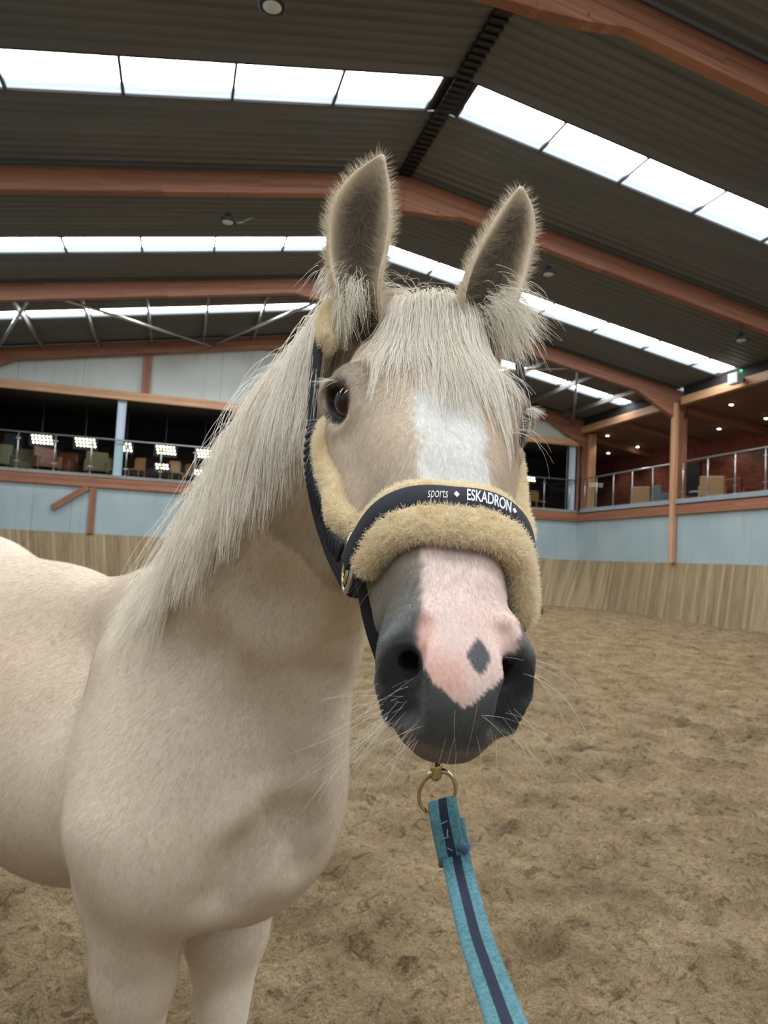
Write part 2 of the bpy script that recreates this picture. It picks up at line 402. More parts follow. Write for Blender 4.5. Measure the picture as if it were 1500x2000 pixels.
# rooflights
M_BAR = simple('rooflight_bar', srgb(70, 68, 66), .6)
wn = 0
for (ya, yb) in BANDS:
    for sgn in (1, -1):
        wn += 1; me = bpy.data.meshes.new('window'); bm = bmesh.new(); uvl = bm.loops.layers.uv.new()
        xs = [XRG+sgn*(.30+1.51*S_*i) for i in range(8)]; xs = [x for x in xs if abs(x-XRG) < abs(XR-XRG)]
        if len(xs) < 8: xs.append(XRG+sgn*(XR-XRG-.05))
        for i in range(len(xs)-1):
            q = [(xs[i], ya), (xs[i+1], ya), (xs[i+1], yb), (xs[i], yb)]
            f = bm.faces.new([bm.verts.new((X_, Y_, zroof(X_, 7.30))) for X_, Y_ in q])
            for l, uv in zip(f.loops, ((0, 1), (1, 1), (1, 0), (0, 0))): l[uvl].uv = (uv[0]+i, uv[1])
        bm.to_mesh(me); bm.free(); o = tag(link('window_%d' % wn, me, M_SKY), kind='structure')
        g = MB()
        for X_ in xs: g.beam((X_, ya, zroof(X_, 7.275)), (X_, yb, zroof(X_, 7.275)), .05, .05)
        g.beam((xs[0], yb, zroof(xs[0], 7.27)), (xs[-1], yb, zroof(xs[-1], 7.27)), .03, .04)
        g.beam((xs[0], ya, zroof(xs[0], 7.27)), (xs[-1], ya, zroof(xs[-1], 7.27)), .03, .04)
        g.beam((xs[0], ya+.27*(yb-ya)*2.6, zroof(xs[0], 7.285)), (xs[-1], ya+.27*(yb-ya)*2.6, zroof(xs[-1], 7.285)), .012, .01)
        g.build('glazing_bar', M_BAR, o)
        c = MB()                                                     # board closing the gap beside the ridge
        c.beam((XRG+sgn*.10, (ya+yb)/2, zroof(XRG, 7.28)), (xs[0], (ya+yb)/2, zroof(xs[0], 7.28)), yb-ya, .02); c.build('edge_board', M_DARK, o)
b = MB(); b.beam((XRG, YN, zroof(XRG, 7.235)), (XRG, YE, zroof(XRG, 7.235)), .26, .10)
for i in range(170):
    yy = -2+i*.17
    b.beam((XRG-.14, yy, zroof(XRG, 7.175)), (XRG+.14, yy, zroof(XRG, 7.175)), .07, .03)
tag(b.build('trim_1', M_DARK), kind='structure')
# -- walls: kickboards, render, beams
foot = []
def kick(path_top, path_bot, name):
    V = []; Fq = []; me = bpy.data.meshes.new(name); bm = bmesh.new(); uvl = bm.loops.layers.uv.new(); L = 0; prev = None; vs = []
    for t, bo in zip(path_top, path_bot):
        if prev is not None: L += math.dist(prev, t)
        prev = t; vs.append((bm.verts.new((*t, ZK)), bm.verts.new((*bo, -.05)), L))
    for a, c in zip(vs[:-1], vs[1:]):
        f = bm.faces.new([a[0], c[0], c[1], a[1]])
        for l, uv in zip(f.loops, ((a[2], 1.8), (c[2], 1.8), (c[2], 0), (a[2], 0))): l[uvl].uv = uv
    bm.to_mesh(me); bm.free(); return me
top = [(XL, YN), (XL, YE)]; bot = [(XL+.45, YN), (XL+.45, YE-.45)]
tag(link('wall_left', kick(top, bot, 'k'), M_KICK), kind='structure')
n = 40; T_ = []; B_ = []
for i in range(n+1):
    T_.append((XL+(XR-XL)*i/n, YE))
    xx = XL+.45+(XR-.55-XL-.45)*i/n; B_.append([xx, YE-.45])
for i in range(1, n+1):
    T_.append((XR, YE+(YN-YE)*i/n)); B_.append([XR-.55, YE-.45+(YN-YE+.45)*i/n])
for p in B_:                                                         # the boards turn the corner in an arc at the foot
    dx = max(0, p[0]-(XR-.55-3.2)); dy = max(0, p[1]-(YE-.45-3.2))
    if dx > 0 and dy > 0:
        r = math.hypot(dx, dy)
        if r > 3.2: p[0] = XR-.55-3.2+dx*3.2/r; p[1] = YE-.45-3.2+dy*3.2/r
tag(link('wall_back', kick(T_[:n+1], B_[:n+1], 'k'), M_KICK), kind='structure')
tag(link('wall_right', kick(T_[n:], B_[n:], 'k'), M_KICK), kind='structure')
b = MB(); b.box((XL-.3, YE, 0), (XR+.3, YE+.25, ZB)); tag(b.build('wall_back_render', M_WALL), kind='structure')
b = MB(); b.box((XR, YN, 0), (XR+.25, YE, ZB)); tag(b.build('wall_right_render', M_WALL), kind='structure')
b = MB(); b.box((XL-.25, YN, 0), (XL, YE, zroof(XL)+.1)); tag(b.build('wall_left_render', M_WALL), kind='structure')
b = MB(); b.prism([(XL, ZGT-.05), (XR+.3, ZGT-.05), (XR+.3, zroof(XR+.3, 7.30)), (XRG, zroof(XRG, 7.30)), (XL, zroof(XL, 7.30))], 1, YE+.05, YE+.2)
tag(b.build('wall_back_gable', M_WALLW), kind='structure')
j = MB()
for xx in (-4.9, -3.1, .95, 3.6*.9, 6.8, 9.6): j.beam((xx*S_, YE+.047, ZGT), (xx*S_, YE+.047, zroof(xx*S_)-.4), .012, .004, (0, 1, 0))
for xx in (-4.2, -3.15, 5.6, 8.9, 12.0): j.beam((xx*S_, YE-.002, ZK), (xx*S_, YE-.002, ZB), .012, .004, (0, 1, 0))
tag(j.build('trim_2', simple('panel_joint', srgb(120, 126, 126), .9)), kind='structure')
# timbers: each one a beam of its own with local x along its length
def timber(name, a, bb, w, h, mat, parent=None, up=(0, 0, 1), prof=None):
    a = np.asarray(a, float); bb = np.asarray(bb, float); L = np.linalg.norm(bb-a); d = (bb-a)/L
    x = d; z = np.asarray(up, float); z = unit(z-x*(z@x)); y = np.cross(z, x)
    m = MB()
    if prof is None: m.box((0, -w/2, -h/2), (L, w/2, h/2))
    else: m.prism(prof, 1, -w/2, w/2)
    me = m.mesh(name); o = link(name, me, mat, parent)
    M = Matrix([[x[i], y[i], z[i], a[i]] for i in range(3)]+[[0, 0, 0, 1]])
    o.matrix_world = M; 
    bv = o.modifiers.new('bevel', 'BEVEL'); bv.width = .008; bv.segments = 1
    return o
FY = [23.293, 18.0, 12.7, 7.45, 2.15, -3.15, -8.4]
cs = math.cos(math.atan(SL))
frame_lab = ['arched timber roof frame against the white gable end wall', 'timber roof frame second from the gable wall, meeting the gallery corner post',
  'timber roof frame behind the ears of the horse', 'timber roof frame crossing the top right, nearest in view', 'timber roof frame overhead near the horse', 'timber roof frame over the near half of the hall', 'timber roof frame at the open near end of the hall']
for fi, fy in enumerate(FY):
    Y = fy*S_ - (.12 if fi == 0 else 0)
    root = tag(empty('roof_frame', (XRG, Y, 0)), frame_lab[fi], 'roof frame', 'timber roof frames spanning the hall'); bpy.context.view_layer.update()
    for sgn in (1, -1):
        xe = XR+.35 if sgn > 0 else XL-.1; half = abs(xe-XRG)
        # profile in (x along slope horizontally from the ridge, z below the top line)
        a = np.array([XRG, Y, zroof(XRG)]); e = np.array([xe, Y, zroof(xe)]); L = np.linalg.norm(e-a)
        prof = [(0, 0), (L, 0), (L, -.98), (L-.35, -.98), (L-1.9, -.46), (1.5, -.44), (.9, -.62), (.79*math.sin(math.atan(SL)), -.79*cs)]
        if sgn < 0: prof = [(p, q) for p, q in prof]
        up = np.cross((e-a)/L, (0, 1, 0)); up = up if up[2] > 0 else -up
        timber('rafter', a, e, .20, .4, M_GL, root, up, prof)
        xc = xe-.25*sgn
        timber('column', (xc, Y, 0 if sgn < 0 else ZBT), (xc, Y, zroof(xe)-.9), .22, .5, M_GL, root, (sgn, 0, 0))
# purlins in the last bay (under the lining) and bracing tubes
pur_m = M_PURL
for i, xx in enumerate([XRG+s*(.30+1.51*S_*k) for s in (1, -1) for k in range(1, 7)]+[XRG]):
    o = MB(); z_ = zroof(xx, 7.12)
    o.beam((xx, 18.15*S_, z_), (xx, YE-.1, z_), .07, .16)
    tag(o.build('roof_purlin', pur_m, None, (xx, 20*S_, z_)), ['first','second','third','fourth','fifth','sixth'][i%6]+' grey steel purlin '+('right' if i<6 else 'left')+' of the ridge, under the last rooflights' if i<12 else 'grey steel purlin at the ridge in the last roof bay', 'purlin', 'steel purlins in the last roof bay')
BR = [((-3.3, 18.15), (.62, 23.0)), ((.62, 23.0), (3.6, 18.3)), ((-5.5, 23.0), (-3.7, 18.15)), ((4.5, 18.2), (7.4, 23.0)), ((7.4, 23.0), (10.4, 18.2)), ((10.6, 18.2), (13.3, 23.0))]
blab = ['bright steel roof brace sloping down to a low point left of the mane', 'steel roof brace rising from the low point to the horse\'s ear', 'steel roof brace cut by the left edge of the picture',
  'steel roof brace hidden behind the forelock', 'steel roof brace beside the right eye of the horse', 'steel roof brace nearest the right gallery']
for (p, q), lb in zip(BR, blab):
    o = MB(); A = (p[0]*S_, p[1]*S_, zroof(p[0]*S_, 6.98)); B2 = (q[0]*S_, q[1]*S_, zroof(q[0]*S_, 6.92)); o.tube([A, B2], .045, 10)
    tag(o.build('roof_brace', M_STEEL, None, A), lb, 'brace', 'steel tube braces in the last roof bay')
# gable timbers on the end wall
def thing1(o, label, cat, group=None): return tag(o, label, cat, group)
thing1(timber('wall_beam', (XL, YE-.03, (ZG+ZGT)/2), (XR-.1, YE-.03, (ZG+ZGT)/2), .16, ZGT-ZG, M_GLR), 'pale timber beam under the white gable wall', 'beam')
thing1(timber('wall_beam', (XL, YE-.03, (ZB+ZBT)/2-.03), (XR-.02, YE-.03, (ZB+ZBT)/2-.03), .14, ZBT-ZB-.06, M_GL), 'brown timber beam below the gallery on the gable end wall', 'beam')
thing1(timber('wall_beam', (XR-.03, YN, (ZB+ZBT)/2-.05), (XR-.03, YE-.1, (ZB+ZBT)/2-.05), .14, ZBT-ZB-.10, M_GL), 'brown timber beam below the glass gallery on the right wall', 'beam')
for xx, lb in ((-1.30, 'short timber post on the gable wall left of the mane'), (3.03, 'short timber post on the gable wall touching the mane'), (8.2, 'short timber post on the gable wall hidden by the head')):
    thing1(timber('wall_post', (xx*S_, YE-.02, ZGT), (xx*S_, YE-.02, zroof(xx*S_)-.45), .12, .27, M_GL, None, (1, 0, 0)), lb, 'post', 'timber posts on the gable wall')
for xx, lb in ((-2.57, 'timber post on the blue wall left of the mane'), (5.5, 'timber post on the blue wall hidden behind the neck')):
    thing1(timber('wall_post', (xx*S_, YE-.02, ZK), (xx*S_, YE-.02, ZB), .12, .22, M_GL, None, (1, 0, 0)), lb, 'post', 'timber posts on the blue end wall')
thing1(timber('corner_brace', (-3.66*S_, YE-.09, 1.05*S_+CAMH), (-2.72*S_, YE-.09, 1.74*S_+CAMH), .10, .20, M_GL), 'slanted timber brace on the blue wall under the beam', 'brace')
thing1(timber('gallery_post', (XR-.12, 17.93*S_, ZK), (XR-.12, 17.93*S_, ZE+.1), .17, .17, M_GLR, None, (1, 0, 0)), 'pale timber post rising from the boards past the right gallery rail', 'post')
for (y0, y1, lb) in ((18.2, 23.2, 'pale timber eaves beam between the corner and the tall post'), (-8, 17.7, 'pale timber eaves beam above the nearer right gallery')):
    thing1(timber('eaves_beam', (XR-.02, y0*S_, 5.045*S_+CAMH), (XR-.02, y1*S_, 5.045*S_+CAMH), .20, .27, M_GLR), lb, 'beam')
    b = MB(); b.box((XR-.02, y0*S_, 5.18*S_+CAMH), (XR+.22, y1*S_, zroof(XR)+.06)); tag(b.build('trim_3', M_BLACK), kind='structure')
# -- galleries
b = MB(); b.box((XR+.02, YN, ZBT-.12), (17.0*S_, YE+5, ZBT)); tag(b.build('floor_gallery_right', simple('gallery_floor', srgb(88, 64, 52), .6)), kind='structure')
b = MB(); b.box((XL-.3, YE+.02, ZBT-.12), (XR+.02, YE+5, ZBT)); tag(b.build('floor_gallery_back', simple('dark_gallery_floor', srgb(40, 36, 34), .5)), kind='structure')
b = MB(); b.box((XR-.10, YN, ZBT-.05), (XR+.25, YE, ZBT+.10)); tag(b.build('trim_4', mat_render('blue_grey_slab_edge', srgb(128, 138, 146), srgb(146, 156, 164))), kind='structure')
b = MB(); b.box((XL, YE-.12, ZBT-.06), (XR-.1, YE+.2, ZBT+.05)); tag(b.build('trim_5', M_CONC), kind='structure')
b = MB(); b.box((17.0*S_, YN, ZBT-.2), (17.3*S_, YE+5.2, 5.2*S_+CAMH)); tag(b.build('wall_gallery_brick', M_BRICK), kind='structure')
def cz(x): return 5.02*S_+CAMH-.12*(x-XR)
b = MB(); b.prism([(XR+.1, cz(XR)), (17.3*S_, cz(17.3*S_)), (17.3*S_, cz(17.3*S_)+.1), (XR+.1, cz(XR)+.1)], 1, YN, YE+5.2); tag(b.build('ceiling_gallery', M_ROOMC), kind='structure')
b = MB(); b.box((XL-.3, YE+4.9, ZBT-.2), (17.3*S_, YE+5.1, 5.2*S_+CAMH)); tag(b.build('wall_gallery_dark', M_BLACK), kind='structure')
b = MB(); b.box((XL-.5, YE+.02, ZBT-.2), (XL-.3, YE+5.1, ZGT)); tag(b.build('wall_gallery_dark_side', M_BLACK), kind='structure')
b = MB(); b.box((XL-.3, YE+.2, ZG+.02), (XR-.1, YE+5.1, ZG+.2)); tag(b.build('ceiling_gallery_dark', M_BLACK), kind='structure')
b = MB(); b.box((XL-.3, YE+4.8, ZBT+.0), (XR, YE+4.9, ZBT+1.35)); tag(b.build('trim_6', simple('dark_brown_dado', srgb(52, 36, 26), .8)), kind='structure')
for yy, lb in ((18.0, 'sloping timber ceiling beam behind the tall gallery post'), (20.8, 'sloping timber ceiling beam between the spotlights'), (23.6, 'sloping timber ceiling beam in the gallery corner'), (12.7, 'sloping timber gallery ceiling beam outside the frame')):
    thing1(timber('ceiling_beam', (XR+.45, yy*S_, cz(XR)-.12), (17.0*S_, yy*S_, cz(17*S_)-.16), .18, .26, M_GL), lb, 'beam', 'gallery ceiling beams')
thing1(timber('corner_column', (XR+.38, YE-.2, ZBT), (XR+.38, YE-.2, cz(XR)-.1), .3, .3, M_GLR, None, (1, 0, 0)), 'timber column in the far gallery corner', 'column')
for px_, lb in ((-1.945, 'pale blue steel post in the dark gallery left of the mane'), (13.50, 'pale blue steel post at the gallery corner')):
    b = MB(); x0 = px_*S_; b.box((x0-.14, YE+.06, ZBT), (x0+.14, YE+.20, ZG)); b.box((x0-.14, YE+.02, ZBT), (x0-.11, YE+.24, ZG)); b.box((x0+.11, YE+.02, ZBT), (x0+.14, YE+.24, ZG))
    tag(b.build('steel_post', M_POST, None, (x0, YE+.1, ZBT)), lb, 'post', 'pale blue gallery posts')
b = MB(); b.tube([(XR-.12, YE-.25, zroof(XR)-1.1), (XR-.12, YE-.25, ZBT+.02)], .05, 12); b.tube([(XR-.12, YE-.25, ZRAIL), (XR-.12, YE-.25, ZRAIL+.06)], .065, 12)
tag(b.build('downpipe', M_DARK, None, (XR-.12, YE-.25, ZBT)), 'dark downpipe in the corner where the two galleries meet', 'pipe')
b = MB(); b.tube([(12.6*S_, 22*S_, zroof(12.6*S_)-.1), (12.65*S_, 22*S_, 4.95*S_+CAMH)], .035, 10); tag(b.build('hanging_pipe', M_DARK, None, (12.6*S_, 22*S_, 5*S_+CAMH)), 'thin black pipe hanging from the roof beside the right rooflights', 'pipe')
# railings
def railing(P0, P1, posts, lab, nrm, knobs=True):
    P0 = np.array(P0); P1 = np.array(P1); d = unit(P1-P0); L = np.linalg.norm(P1-P0); nrm = np.array(nrm, float)
    r = tag(empty('glass_railing', tuple(P0)), lab, 'railing'); bpy.context.view_layer.update()
    z1 = ZRAIL-ZBT-.08
    h = MB(); h.tube([(0, 0, z1), tuple(d*L+np.array([0, 0, z1]))], .028, 12); h.build('handrail', M_STEEL, r)
    posts = sorted(posts)
    for t in posts:
        q = MB(); c = d*t; q.tube([c+(0, 0, 0), c+np.array([0, 0, z1-.02])], .022, 10)
        q.lathe([(.05, 0), (.05, .015)], 14, c)
        o = q.build('railing_post', M_STEEL, r)
        if knobs:
            for zz in (.25, z1-.22):
                k = MB(); k.beam(c+d*-.075+np.array([0, 0, zz]), c+d*.075+np.array([0, 0, zz]), .035, .035)
                k.build('glass_clamp', M_STEEL, o)
    for t0, t1 in zip(posts[:-1], posts[1:]):
        g = MB(); a = d*(t0+.05); e = d*(t1-.05); g.beam(a+np.array([0, 0, z1/2]), e+np.array([0, 0, z1/2]), .010, z1-.16); g.build('glass_panel', M_GLASS, r)
xs = [(-4.719+1.005*i)*S_ for i in range(-1, 19)]; xs = [x for x in xs if x < XR-.1]
railing((XL, YE-.07, ZBT+.05), (XR-.1, YE-.07, ZBT+.05), [x-XL for x in xs], 'glass railing with steel posts along the dark end gallery', (0, -1, 0))
ys = [22.15, 21.13, 20.08, 19.04]
railing((XR, YE-.35, ZBT+.10), (XR, 18.1*S_, ZBT+.10), [YE-.35-y*S_ for y in ys]+[.1], 'glass railing between the gallery corner and the tall timber post', (-1, 0, 0), False)
ys = [17.657-1.02*i for i in range(0, 9)]
railing((XR, 17.75*S_, ZBT+.10), (XR, ys[-1]*S_, ZBT+.10), [17.75*S_-y*S_ for y in ys], 'glass railing with round clamps along the near right gallery', (-1, 0, 0))
# -- lamps, and floodlight reflections built as glowing panels
M_LAMP = simple('lamp_glow', (1, .95, .8), .5, emit=(1.0, .93, .74), es=16.0)
def spot(x, y, lab):
    z = cz(x)-.01; r = tag(empty('ceiling_spotlight', (x, y, z)), lab, 'spotlight', 'spotlights in the brown gallery ceiling')
    a = MB(); a.lathe([(.085, 0), (.09, -.02), (.065, -.03)], 16); a.build('bezel', M_STEEL, r)
    ld = bpy.data.lights.new('spot_light', 'SPOT'); ld.energy = 55; ld.color = (1, .88, .68); ld.spot_size = 2.0; ld.spot_blend = .6; ld.shadow_soft_size = .05
    lo_ = bpy.data.objects.new('spot_light', ld); COL.objects.link(lo_); lo_.parent = r; lo_.location = (0, 0, -.10)
    a = MB(); a.lathe([(.062, -.024), (.055, -.045), (.02, -.055)], 14); a.build('bulb', M_LAMP, r)
for x, y, lb in ((14.6, 22.84, 'gallery spotlight nearest the far corner, front row'), (14.65, 21.01, 'gallery spotlight left of the tall post, front row'), (14.72, 16.87, 'gallery spotlight right of the tall post, front row'),
    (16.17, 25.2, 'farthest gallery spotlight at the left'), (16.2, 23.32, 'gallery spotlight second from the left, back row'), (16.21, 21.37, 'gallery spotlight touching the tall post'), (16.22, 19.1, 'gallery spotlight just right of the tall post, back row'), (16.23, 17.19, 'gallery spotlight at the right edge of the picture')):
    spot(x*S_, y*S_, lb)
M_LEDREFL = simple('led_reflection_glow', (1, .97, .7), .5, emit=(1.0, .94, .62), es=6.0)
def reflected_led_panel(px, py, rows, cols, lab):  # reflections of the arena floodlights in glass, modelled as glowing panels
    low = 'low' in lab; Y = (24.1 if low else 24.6); d = MW @ np.array([(px-750)/FPX, -(py-1000)/FPX, -1.0]); p = d*(Y*S_/d[1])+np.array([0, 0, CAMH])
    r = tag(empty('floodlight_reflection', tuple(p)), lab, 'floodlight', 'floodlight reflections shown as lit panels in the dark gallery')
    a = MB(); a.box((-.04-.12*cols/2, .03, -.02-.12*rows), (.08+.12*cols/2, .10, .06)); a.box((-.02, .05, .05), (.02, .09, ZG-p[2]+.02)) if not low else a.box((-.02, .05, ZBT-p[2]+.005), (.02, .09, -.05)); a.build('housing', M_DARK, r)  # added housing and support; the reflected lights have none here
    for i in range(rows):
        a = MB()
        for k in range(cols):
            cx = (k-(cols-1)/2)*.12+i*.03
            a.lathe([(.02, -.02), (.040, 0), (.026, .03)], 10, (cx, 0, -.12*i), np.array([[1, 0, 0], [0, 0, 1], [0, -1, 0]]))
        a.build('reflected_led_row', M_LEDREFL, r)
for px, py, rw, cl, lb in ((81, 852, 3, 6, 'floodlight reflection leftmost in the dark gallery'), (166, 858, 3, 6, 'floodlight reflection second from the left in the dark gallery'), (247, 867, 3, 3, 'small floodlight reflection beside the pale blue post'),
    (323, 873, 3, 6, 'floodlight reflection above two smaller rows, left of the mane'), (316, 908, 2, 4, 'low reflected lamp rows under the reflected floodlight left of the mane'), (399, 880, 3, 5, 'floodlight reflection nearest the mane'), (390, 920, 2, 4, 'low reflected lamp rows nearest the mane'),
    (1028, 932, 2, 7, 'floodlight reflection in the dark gallery between head and corner post'), (1020, 974, 1, 3, 'low reflected lamps in the dark gallery right of the noseband')):
    reflected_led_panel(px, py, rw, cl, lb)
M_LENS = simple('lamp_lens', srgb(205, 212, 220), .25)
def pendant(px, py, Y, lab, zt=None, sc=1.0):
    d = MW @ np.array([(px-750)/FPX, -(py-1000)/FPX, -1.0]); p = d*(Y*S_/d[1])+np.array([0, 0, CAMH])
    r = tag(empty('pendant_lamp', tuple(p)), lab, 'lamp', 'round black pendant lamps under the roof')
    R = sc
    a = MB(); a.lathe([(.03*R, .16*R), (.07*R, .13*R), (.085*R, .05*R), (.165*R, .02*R), (.17*R, -.03*R), (.13*R, -.035*R)], 28); a.build('shade', M_DARK, r)
    a = MB(); a.lathe([(.125*R, -.028*R), (.10*R, -.045*R), (.01, -.05*R)], 24); a.build('lens', M_LENS, r)
    zr = zroof(p[0])-.02-p[2]
    a = MB(); a.tube([(0, 0, .15*R), (0.01, 0, zr*.5), (0, 0, zr)], .006, 6)
    a.tube([(.0, 0, zr), (-.05, 0, .25), (-.06, 0, .12)], .004, 6); a.build('cable', M_DARK, r)
    a = MB(); a.tube([(.15*R, 0, -.02), (.28, .02, .02), (.42, .05, .14), (.5, .06, .18)], .005, 6); a.build('loose_wire', M_STEEL, r) if sc == .99 else None
pendant(445, 431, 12.7, 'round black lamp hanging in front of the left roof slope', sc=.99)
pendant(532, 9, 7.45, 'round black lamp at the top edge of the picture')
pendant(1071, 533, 12.7, 'round black lamp right of the ears')
pendant(1448, 662, 12.7, 'round black lamp hanging near the right edge of the picture')
r = tag(empty('flood_lamp', (XR-.36, 15.27*S_, 5.10*S_+CAMH)), 'small white floodlight fixed to the right eaves beam', 'floodlight')
a = MB(); a.box((-.16, -.20, -.16), (.06, .20, .16)); a.build('housing', simple('white_plastic', srgb(214, 222, 232), .4), r, bevel=.02)
a = MB(); a.box((.05, -.05, -.05), (.25, .05, .05)); a.build('bracket', M_DARK, r)
a = MB(); a.lathe([(.03, 0), (.03, .03)], 10, (-.05, -.22, .18)); a.build('indicator_light', simple('green_glow', (0, .6, .1), .5, emit=(.05, 1, .2), es=3), r)
# -- gallery furniture
def mat_stripe():
    m = NM('striped_fabric'); tc = m.n('TexCoord'); sp = m.n('SeparateXYZ', {0: (tc, 'Object')})
    u = m.n('Math', {0: (sp, 'X'), 1: 11.0}, operation='MULTIPLY'); fr = m.n('Math', {0: u}, operation='FRACT')
    m.principled(Base_Color=m.ramp(fr, [(0, srgb(112, 104, 78)), (.35, srgb(70, 68, 52)), (.5, srgb(148, 138, 100)), (.75, srgb(80, 76, 60))], 'CONSTANT'), Roughness=.9); return m.m
M_STR = mat_stripe(); M_LEA = simple('brown_leather', srgb(118, 62, 44), .35); M_TAN = simple('tan_fabric', srgb(166, 128, 96), .8); M_GRY = simple('grey_fabric', srgb(104, 110, 114), .8)
M_LEG = simple('dark_wood', srgb(70, 44, 32), .5); M_OAK = simple('oak_wood', srgb(150, 108, 70), .5); M_WHT = simple('white_top', srgb(190, 196, 200), .4)
def gpt(px, py, X=None, Y=None):
    d = MW @ np.array([(px-750)/FPX, -(py-1000)/FPX, -1.0]); t = X/d[0] if X is not None else Y/d[1]; return d*t+np.array([0, 0, CAMH])
def armchair(p, rz, mat, lab, wdt=.85, hb=.95, kind=0):
    r = tag(empty('armchair' if kind == 0 else 'dining_chair', (p[0], p[1], ZBT+.0), rz), lab, 'armchair' if kind == 0 else 'chair')
    if kind == 0:
        a = MB(); a.box((-wdt/2+.1, -.36, .22), (wdt/2-.1, .30, .46)); a.build('seat', mat, r, bevel=.05)
        a = MB(); a.prism([(.24, .25), (.42, .25), (.48, hb), (.34, hb)], 0, -wdt/2+.04, wdt/2-.04); a.build('backrest', mat, r, bevel=.05)
        for s in (-1, 1):
            a = MB(); x0 = s*(wdt/2-.06); a.box((x0-.07, -.36, .2), (x0+.07, .34, .64)); a.build('armrest', mat, r, bevel=.05)
        for s in (-1, 1):
            for t in (-.3, .32):
                a = MB(); a.tube([(s*(wdt/2-.08), t, .24), (s*(wdt/2-.07), t, 0)], [.028, .018], 8); a.build('leg', M_LEG, r)
    else:
        a = MB(); a.box((-.22, -.22, .43), (.22, .22, .48)); a.build('seat', mat, r, bevel=.012)
        a = MB(); a.prism([(.18, .5), (.21, .5), (.26, hb), (.23, hb)], 0, -.19, .19); a.build('backrest', mat, r, bevel=.01)
        for s in (-1, 1):
            for t in (-.2, .2):
                a = MB(); a.beam((s*.2, t, .44 if t < 0 else hb-.05), (s*.2, t, 0), .035, .035, (0, 1, 0)); a.build('leg', M_OAK, r)
Yf = YE+1.1
for px, m_, rz, lb in ((-5, M_STR, 0, 'striped armchair cut by the left edge of the picture'), (44, M_STR, 0, 'striped armchair between the first two floodlight reflections'), (92, M_LEA, .4, 'brown leather armchair under the leftmost floodlight reflection'), (124, M_LEA, -.35, 'brown leather armchair right of the other leather one'), (190, M_STR, .15, 'striped armchair left of the pale blue post')):
    armchair(gpt(px, 900, Y=Yf+(.95 if px in (124, 44) else 0)), rz, m_, lb, hb=1.0)
for px, rz, lb in ((212, .5, 'oak chair beside the pale blue post'), (268, -.5, 'oak chair right of the pale blue post'), (345, .3, 'oak chair right of the low reflected lamp rows'), (372, -.2, 'oak chair second from the mane'), (405, .1, 'oak chair nearest the mane'), (1052, .2, 'oak chair in the dark gallery near the corner post')):
    armchair(gpt(px, 905, Y=Yf+(1.1 if px in (212, 372) else .45)), rz, M_OAK, lb, kind=1, hb=.95)
for px, py, X_, m_, rz, lb in ((1258, 960, 15.2, M_TAN, 2.2, 'tan armchair behind the railing left of the tall post'), (1303, 950, 15.4, M_GRY, 1.3, 'grey armchair touching the tall post'), (1392, 945, 15.0, M_TAN, 2.4, 'tan armchair right of the tall post'), (1343, 945, 16.4, M_LEA, 1.5, 'brown armchair just right of the tall post'), (1450, 930, 15.9, M_LEA, 1.6, 'brown armchair under the right railing clamps')):
    armchair(gpt(px, py, X=X_*S_), rz, m_, lb)
def table(p, lab, m_):
    r = tag(empty('round_table', (p[0], p[1], ZBT)), lab, 'table'); a = MB(); a.lathe([(.45, .70), (.46, .73), (.44, .745)], 24); a.build('table_top', m_, r)
    a = MB(); a.lathe([(.25, 0), (.24, .03), (.04, .06), (.035, .7)], 16); a.build('pedestal', M_DARK, r)
table(gpt(1272, 955, X=16.3*S_), 'round white table left of the tall post', M_WHT)
table(gpt(1372, 948, X=16.3*S_), 'round white table right of the tall post', M_WHT)
table(gpt(148, 905, Y=Yf+2.2), 'round dark table between leather and striped armchairs', M_LEG)
b = MB(); b.box((0, -.45, 0), (.04, .45, 2.1)); o = b.build('door_1', M_BLACK); o.location = (17.0*S_-.05, 21.2*S_, ZBT); tag(o, kind='structure')
# jump blocks by the corner
for px, py, lb in ((1035, 1196, 'dark block by the boards under the noseband'), (1046, 1200, 'dark block beside the other block by the boards')):
    d = MW @ np.array([(px-750)/FPX, -(py-1000)/FPX, -1.0]); p = d*(-CAMH/d[2])+np.array([0, 0, CAMH])
    a = MB(); a.box((-.16, -.2, 0), (.16, .2, .22)); a.box((-.12, -.16, .22), (.12, .16, .26)); o = a.build('mounting_block', simple('grey_block', srgb(70, 66, 66), .8), bevel=.02); o.location = (p[0], p[1], 0)
    tag(o, lb, 'block', 'dark blocks by the boards')
# ---------------------------------------------------------------- the horse: one continuous body from a blended field
G = -CAMH
F = Field()
REAR = unit((-.84, .54, 0)); LEFT = unit((.54, .84, 0)); UP = np.array([0, 0, 1.])
M0 = np.array([-.335, 1.42, 0])                      # between the elbows
def B(r, l, z): return M0+REAR*r+LEFT*l+UP*(z+G)     # rearward, to the horse's left, height above ground
